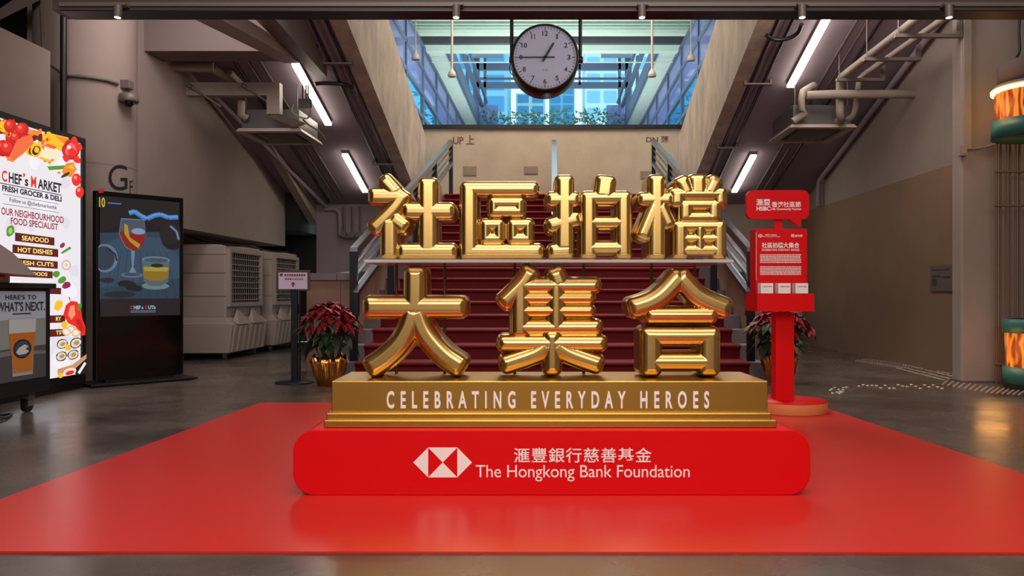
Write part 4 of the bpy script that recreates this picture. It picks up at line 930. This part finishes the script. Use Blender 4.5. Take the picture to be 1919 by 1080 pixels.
# ------------------------------------------------------------------ evaporative coolers in the niche
M_cool = mat('cooler_plastic',(176,162,154),.5); M_pad = mat('cooler_pad',(44,36,30),.9)
def cooler(v0, L, u, z1, lab):
    t = thing('evaporative_cooler', B(u-.4,v0+L/2,0), lab, 'air cooler', 'evaporative coolers')
    g = G(); g.bb(u-.84,u-.03,v0,v0+L,.62,z1); g.build('housing', M_cool, t, bevel=.03)
    for z in (.95,1.3,1.58):
        s = G(); s.bb(u-.842,u-.035,v0-.004,v0,z,z+.012); o = s.build('seam', mat('seam_line',(120,108,104),.6), t)
    g = G(); zb, zt2 = .80, z1-.06
    fr = ((v0+.03,v0+.10,zb,zt2),(v0+L-.10,v0+L-.03,zb,zt2),(v0+.1,v0+L-.1,zb,zb+.06),(v0+.1,v0+L-.1,zt2-.06,zt2))
    for a in fr: g.bb(u-.03,u+.02,*a)
    g.build('louver_frame', M_cool, t)
    g = G(); g.bb(u-.029,u-.02,v0+.1,v0+L-.1,zb+.06,zt2-.06); g.build('cooling_pad', M_pad, t)
    g = G(); n = 9
    for k in range(n):
        z = zb+.1+k*(zt2-zb-.16)/(n-1); g.bb(u-.010,u+.006,v0+.1,v0+L-.1,z-.005,z+.007)
    for k in range(14): v = v0+.14+k*(L-.28)/13; g.bb(u-.016,u-.010,v-.004,v+.004,zb+.06,zt2-.06)
    g.build('louvers', M_cool, t)
    g = G(); g.hexa([B(u-.84,v0-.02,.10),B(u+.02,v0-.02,.10),B(u+.02,v0+L+.02,.10),B(u-.84,v0+L+.02,.10),B(u-.87,v0-.05,.52),B(u+.08,v0-.05,.52),B(u+.08,v0+L+.05,.52),B(u-.87,v0+L+.05,.52)])
    g.hexa([B(u-.87,v0-.05,.52),B(u+.08,v0-.05,.52),B(u+.08,v0+L+.05,.52),B(u-.87,v0+L+.05,.52),B(u-.82,v0,.64),B(u-.03,v0,.64),B(u-.03,v0+L,.64),B(u-.82,v0+L,.64)])
    for k in range(7): v = v0+.08+k*(L-.16)/6; g.hexa([B(u+.015,v-.05,.11),B(u+.04,v-.03,.11),B(u+.04,v+.03,.11),B(u+.015,v+.05,.11),B(u+.07,v-.05,.50),B(u+.10,v-.03,.50),B(u+.10,v+.03,.50),B(u+.07,v+.05,.50)])
    for k in (0,1): v = v0+.1+k*(L-.2)*.5; w = (L-.2)*.48; g.add([B(u+.03,v,.58),B(u+.10,v+w*.1,.52),B(u+.10,v+w*.9,.52),B(u+.03,v+w,.58),B(u-.02,v+w*.5,.78)],[(0,1,4),(1,2,4),(2,3,4),(0,3,2,1)])
    g.build('water_tank', M_cool, t, bevel=.012)
    for du in (-.1,-.75):
        for v in (v0+.12,v0+L-.12):
            g = G(); c = B(u+du,v,.05); g.tube([c+Vector((-.018,0,0)),c+Vector((.018,0,0))],.048,16); g.bb(u+du-.03,u+du+.03,v-.03,v+.03,.07,.11); g.build('caster', M_grey, t)
cooler(12.0,1.42,-4.86,1.74,'beige evaporative cooler with louvred front, the nearer of two')
cooler(13.85,1.36,-4.82,1.74,'beige evaporative cooler with louvred front, farther one behind the sign stand')

# ------------------------------------------------------------------ sign stand
p = B((552-1035)*8.93/F, 8.93, 0)
t = thing('sign_stand', p, 'slim dark post stand with a small framed notice beside the poinsettia', 'sign stand')
g = G(); g.lathe([(0,0),(.21,0),(.215,.008),(.2,.018),(.05,.03),(0,.03)], p, 40); g.build('base', M_post, t)
g = G(); g.box(p.x-.035,p.x+.035,p.y-.02,p.y+.02,.02,1.04); g.tube([p+Vector((.05,.03,.03)),p+Vector((.05,.03,1.04))],.012,8); g.build('post', M_post, t)
a, b = HP(517.5,545.5,8.91), HP(580.5,506.5,8.91)
g = G(); g.box(a.x,b.x,a.y,a.y+.03,a.z,b.z); g.build('frame', mat('brown_frame',(72,58,62),.5), t, bevel=.006)
pr = Print(lambda x,y,h: HP(x,y,8.9095)-Vector((0,h,0)),.0005)
pr.rect(522,511,576,542,mat('notice_paper',(206,196,222),.6)); INKR=mat('notice_ink',(140,30,40),.6)
pr.ell(527,515.5,3.2,3.2,INKR,12,0,.1); rr = random.Random(2)
for k in range(9): x = 533+k*4.5; pr.rect(x,514,x+3.4,517.8,INKR)
for k in range(8): x = 534+k*4.5; pr.rect(x,521.5,x+3.4,524.5,INKR if k < 3 else mat('notice_grey',(140,120,150),.6))
pr.poly([(548,538),(548,533),(545,533),(549.5,528),(554,533),(551,533),(551,538)],INKR)
pr.g.build('notice', None, t, fix=False)

# ------------------------------------------------------------------ poinsettias in gold foil pots
M_bract = mat('poinsettia_bract',(140,4,28),.55,noise=.35,scale=14); M_leaf = mat('poinsettia_leaf',(44,66,40),.5,noise=.4,scale=9); M_stem = mat('plant_stem',(78,76,56),.8); M_foil = mat('foil_wrap',(226,150,80),.22,1.0,bump=.5,bscale=16,scale=3)
def leaf(g, base, d, L, w, droop, m=None):
    d = d.normalized(); side = d.cross(Vector((0,0,1)))
    if side.length < .05: side = Vector((1,0,0))
    side.normalize(); up = side.cross(d); prof = ((0,.05),(.25,.75),(.5,1),(.75,.62),(1,.02)); vs = []
    for s, ww in prof:
        c = base+d*L*s+Vector((0,0,-droop*L*s*s)); vs += [c-side*w*ww+up*.12*w*ww, c, c+side*w*ww+up*.12*w*ww]
    fs = []
    for k in range(4): a = 3*k; fs += [(a,a+1,a+4,a+3),(a+1,a+2,a+5,a+4)]
    g.add(vs, fs, m, True)
def poinsettia(p, R, H, lab, seed):
    rr = random.Random(seed); t = thing('potted_poinsettia', p, lab, 'potted plant', 'poinsettias beside the stairs')
    def pleat(r,z,a): k = .035*math.sin(11*a+z*9)*(z/.3+.2)+.02*math.sin(23*a); return r*(1+k*2.2), z+(.025*math.sin(7*a)+.02*math.sin(13*a) if z > .27 else 0)
    g = G(); g.lathe([(0,0),(.115,0),(.125,.01),(.16,.12),(.185,.24),(.19,.30),(.178,.30),(.16,.22),(0,.2)], p, 72, fn=pleat); g.build('pot', M_foil, t)
    g = G()
    for k in range(16):
        a = rr.uniform(0,6.28); r = rr.uniform(.02,.1); e = rr.uniform(.1,.26); g.tube([p+Vector((r*math.cos(a),r*math.sin(a),.2)),p+Vector((e*.7*math.cos(a),e*.7*math.sin(a),.45)),p+Vector((e*1.2*math.cos(a),e*1.2*math.sin(a),H*.76))],.006,6)
    g.build('stems', M_stem, t)
    g = G()
    for k in range(110):
        a = rr.uniform(0,6.28); r = R*rr.uniform(.25,.72); z = H*rr.uniform(.46,.80); d = Vector((math.cos(a),math.sin(a),rr.uniform(-.9,.1)))
        leaf(g, p+Vector((r*math.cos(a),r*math.sin(a),z)), d, rr.uniform(.10,.17), rr.uniform(.03,.045), rr.uniform(.2,.7))
    g.build('leaves', M_leaf, t, fix=False)
    g = G()
    for k in range(58):
        a = rr.uniform(0,6.28); q = math.sqrt(rr.random()); r = R*q*.80; z = H*(.99-.26*q*q)-rr.random()*.03
        c = p+Vector((r*math.cos(a),r*math.sin(a),z)); nrm = Vector((math.cos(a)*q*1.1,math.sin(a)*q*1.1,1)).normalized(); x = nrm.orthogonal().normalized(); y = nrm.cross(x); n = rr.randint(6,8); a0 = rr.random()*6
        for i in range(n):
            b = a0+6.283*i/n; d = x*math.cos(b)+y*math.sin(b)+nrm*rr.uniform(-.15,.3); leaf(g, c, d, rr.uniform(.09,.15), rr.uniform(.026,.04), rr.uniform(.25,.65))
    g.build('bracts', M_bract, t, fix=False)
poinsettia(B((617-1035)*8.72/F,8.72,0),.37,.93,'potted red poinsettia in gold foil left of the stairs',3)
poinsettia(B((1461-1035)*9.0/F,9.0,0),.40,.86,'potted red poinsettia in gold foil behind the brochure stand',8)

# ------------------------------------------------------------------ right hand side: wall fittings, lanterns, rods, tactile floor
g = G(); g.bb(4.61,4.69,8.955,8.999,2.62,6.0); tag(g.build('conduit', M_pipe), 'square vertical conduit on the right pier', 'conduit')
g = G(); p = HP(1797,292,8.95); q = HP(1811,274,8.95); g.box(p.x,q.x,8.93,8.998,p.z,q.z); g.box(p.x+.02,q.x-.02,8.924,8.931,p.z+.02,q.z-.02); tag(g.build('junction_box', M_pipe), 'small square junction box at the foot of the right conduit', 'box')
cable([(1811,280,8.97),(1840,277,8.97),(1868,270,8.97)],.01,'thin cable from the junction box to the hanging lantern', M_pipe)
cable([(1912,15,8.95),(1910,60,8.95),(1911,95,8.95),(1903,112,8.95),(1900,125,8.95)],.012,'dark cable hanging down to the upper lantern', M_black)
g = G(); v0, v1 = 4.945*F/(1745-1035), 4.945*F/(1788-1035); zz = lambda y: 1-(y-550)*10.15/F
MP = mat('plate_grey', (104,92,86), .5); g.bb(4.93,4.95,v1,v0,zz(546),zz(497),MP)
for a,b,c2,d in ((.1,.45,.55,.62),(.1,.3,.2,.5),(.55,.9,.5,.56),(.1,.5,.8,.85),(.55,.85,.8,.84)):
    g.bb(4.927,4.93,v1+(v0-v1)*(1-b),v1+(v0-v1)*(1-a),zz(546-49*d),zz(546-49*c2),mat('plate_ink', (70,60,60), .6))
tag(g.build('wall_plate', MP), 'grey square notice plate on the tan right wall', 'plate')
M_teal = mat('teal_enamel',(44,104,100),.45); M_amb = mat('amber_glass',(255,120,40),.3); n = M_amb.node_tree.nodes; L = M_amb.node_tree.links
b_ = n['Principled BSDF']; wv = n.new('ShaderNodeTexWave'); wv.inputs['Scale'].default_value = 2.2; wv.inputs['Distortion'].default_value = 9; wv.inputs['Detail'].default_value = 2; tc = n.new('ShaderNodeTexCoord'); mp = n.new('ShaderNodeMapping'); mp.inputs['Scale'].default_value = (3.2,3.2,1.1); L.new(tc.outputs['Object'],mp.inputs[0]); L.new(mp.outputs[0],wv.inputs[0])
cr = n.new('ShaderNodeValToRGB'); cr.color_ramp.elements[0].color = lin((110,34,12)); cr.color_ramp.elements[1].color = lin((255,150,50)); cr.color_ramp.elements[0].position = .2; L.new(wv.outputs['Fac'],cr.inputs[0]); L.new(cr.outputs[0],b_.inputs['Emission Color']); b_.inputs['Emission Strength'].default_value = .85; b_.inputs['Base Color'].default_value = lin((120,50,20))
M_ring = mat('ring_lamp',(255,214,130),emit=4)
def lantern(c, R, z, cap, lab, top):
    t = thing('amber_lantern', Vector((c.x,c.y,z['b'])), lab, 'lantern', 'amber lanterns')
    o = Vector((c.x,c.y,0))
    if cap:
        g = G(); g.lathe([(0,z['c1']),(R*.84,z['c1']),(R*.88,z['c1']-.02),(R*.90,z['c0']),(0,z['c0'])], o, 48); g.build('cap', M_beam, t)
        g = G(); g.lathe([(R*.9,z['r1']),(R*1.06,z['r1']),(R*1.06,z['r0']),(R*.9,z['r0'])], o, 48); g.build('ring_light', M_ring, t)
        g = G(); g.lathe([(R*.5,z['c0']),(R*.97,z['c0']),(R*1.02,z['r1']+.02),(R*.5,z['r1']+.005)], o, 48); g.build('collar', M_pipe, t)
    g = G(); g.lathe([(R*.93,z['a0']),(R*.95,z['a1'])], o, 64, fn=lambda r,zz_,a:(r*(1+.02*math.sin(24*a)),zz_)); g.build('glass', M_amb, t)
    g = G(); g.lathe([(R*.90,z['t0']),(R*1.05,z['t0']),(R*1.05,z['t1']),(R*.90,z['t1'])], o, 64); g.build('band', M_teal, t)
    if not cap:
        g = G(); g.lathe([(0,z['b']),(R*1.02,z['b']),(R*1.02,z['b']+.06)], o, 48); g.build('foot', M_black, t)
        g = G(); g.lathe([(R*.9,z['b']+.06),(R*1.05,z['b']+.06),(R*1.03,z['a0']),(R*.9,z['a0'])], o, 48); g.build('lower_band', M_teal, t)
    g = G(); g.tube([Vector((c.x,c.y,z['b'])),Vector((c.x,c.y,top))],.03,10); g.build('spine', M_beam, t)
v = 8.36; Z = lambda y: 1-(y-550)*v/F
cU = B((1936-1035)*v/F, v, 0)
lantern(cU,.365,dict(c1=Z(116),c0=Z(158),r1=Z(166),r0=Z(172),a1=Z(173),a0=Z(226),t1=Z(226),t0=Z(258),b=Z(258)),True,'amber lantern with glowing ring hanging high at the right edge',5.2)
cL = B((1945-1035)*v/F, v, 0)
lantern(cL,.31,dict(a1=Z(624),a0=Z(688),t1=Z(598),t0=Z(624),b=0.0),False,'amber glowing lantern standing on the floor at the right edge',Z(598))
for zq,pw in ((Z(200),4),(Z(655),3)):
    l = bpy.data.lights.new('lantern_glow','POINT'); l.energy = pw; l.color = (1,.45,.12); l.shadow_soft_size = .15; o = bpy.data.objects.new('lantern_glow',l); COL.objects.link(o); o.location = Vector((cU.x-.46,cU.y-.05,zq))
t = thing('rod_screen', B(5.0,8.8,0), 'screen of thin brown vertical rods between the two amber lanterns', 'screen')
M_rods = mat('brown_rods',(112,84,66),.6)
for k in range(11):
    u = 4.885+k*.052; g = G(); g.tube([B(u,8.80+.015*(k%2),0.0),B(u,8.80+.015*(k%2),Z(262)+.1)],.011,8); g.build('rod', M_rods, t)
for y in (311,378,690):
    g = G(); g.tube([B(4.85,8.775,Z(y)),B(5.5,8.775,Z(y))],.010,8); g.build('crossbar', M_rods, t)
M_tac = mat('tactile_metal',(206,188,176),.4,.4)
def tbar(a, b, w=.016):
    A2 = Vector((*gnd(*a),0)); B2 = Vector((*gnd(*b),0)); d = (B2-A2).normalized(); s = Vector((-d.y,d.x,0))*w; g = G()
    g.hexa([A2-s,B2-s,B2+s,A2+s]+[q+Vector((0,0,.006)) for q in (A2-s*.6,B2-s*.6,B2+s*.6,A2+s*.6)])
    tag(g.build('tactile_bar', M_tac), 'short raised metal bar of the tactile paving near the right wall', 'tactile bar', 'tactile paving bars by the right wall')
for k in range(18):
    x, y = 1604+k*5.0, 677.5+k*.75; tbar((x,y),(x+6,y-2.8),.010); tbar((x+12+k*.8,y-3.4),(x+17+k*.8,y-5.4),.010)
for k in range(7):
    x, y = 1690+k*6.2, 688+k*.6; tbar((x,y-1),(x+9,y-6),.009)
for (x0,y0),(x1,y1) in (((1680,690),(1772,713)),((1695,689),(1785,711)),((1712,688),(1795,708)),((1728,689),(1803,706))):
    for k in range(4):
        a, b = k/4, (k+.86)/4; tbar((x0+(x1-x0)*a,y0+(y1-y0)*a),(x0+(x1-x0)*b,y0+(y1-y0)*b),.013)
for k in range(15):
    x, y = 1766+k*10.2, 721+k*1.9-max(0,k-8)*1.2; tbar((x,y),(x+10+k*.5,y-8-k*.25),.009)
rr = random.Random(9)
for k in range(34):
    if k < 14: x, y = 1556+rr.random()*34, 725+rr.random()*14
    else: x, y = 1610+(k-14)*8.2, 721+rr.random()*8
    q = Vector((*gnd(x,y),0)); g = G(); g.lathe([(.018,0),(.015,.006),(0,.007)], q, 10)
    tag(g.build('tactile_stud', M_tac), 'small round raised stud of the tactile paving right of the brochure stand', 'tactile stud', 'tactile studs right of the stand')
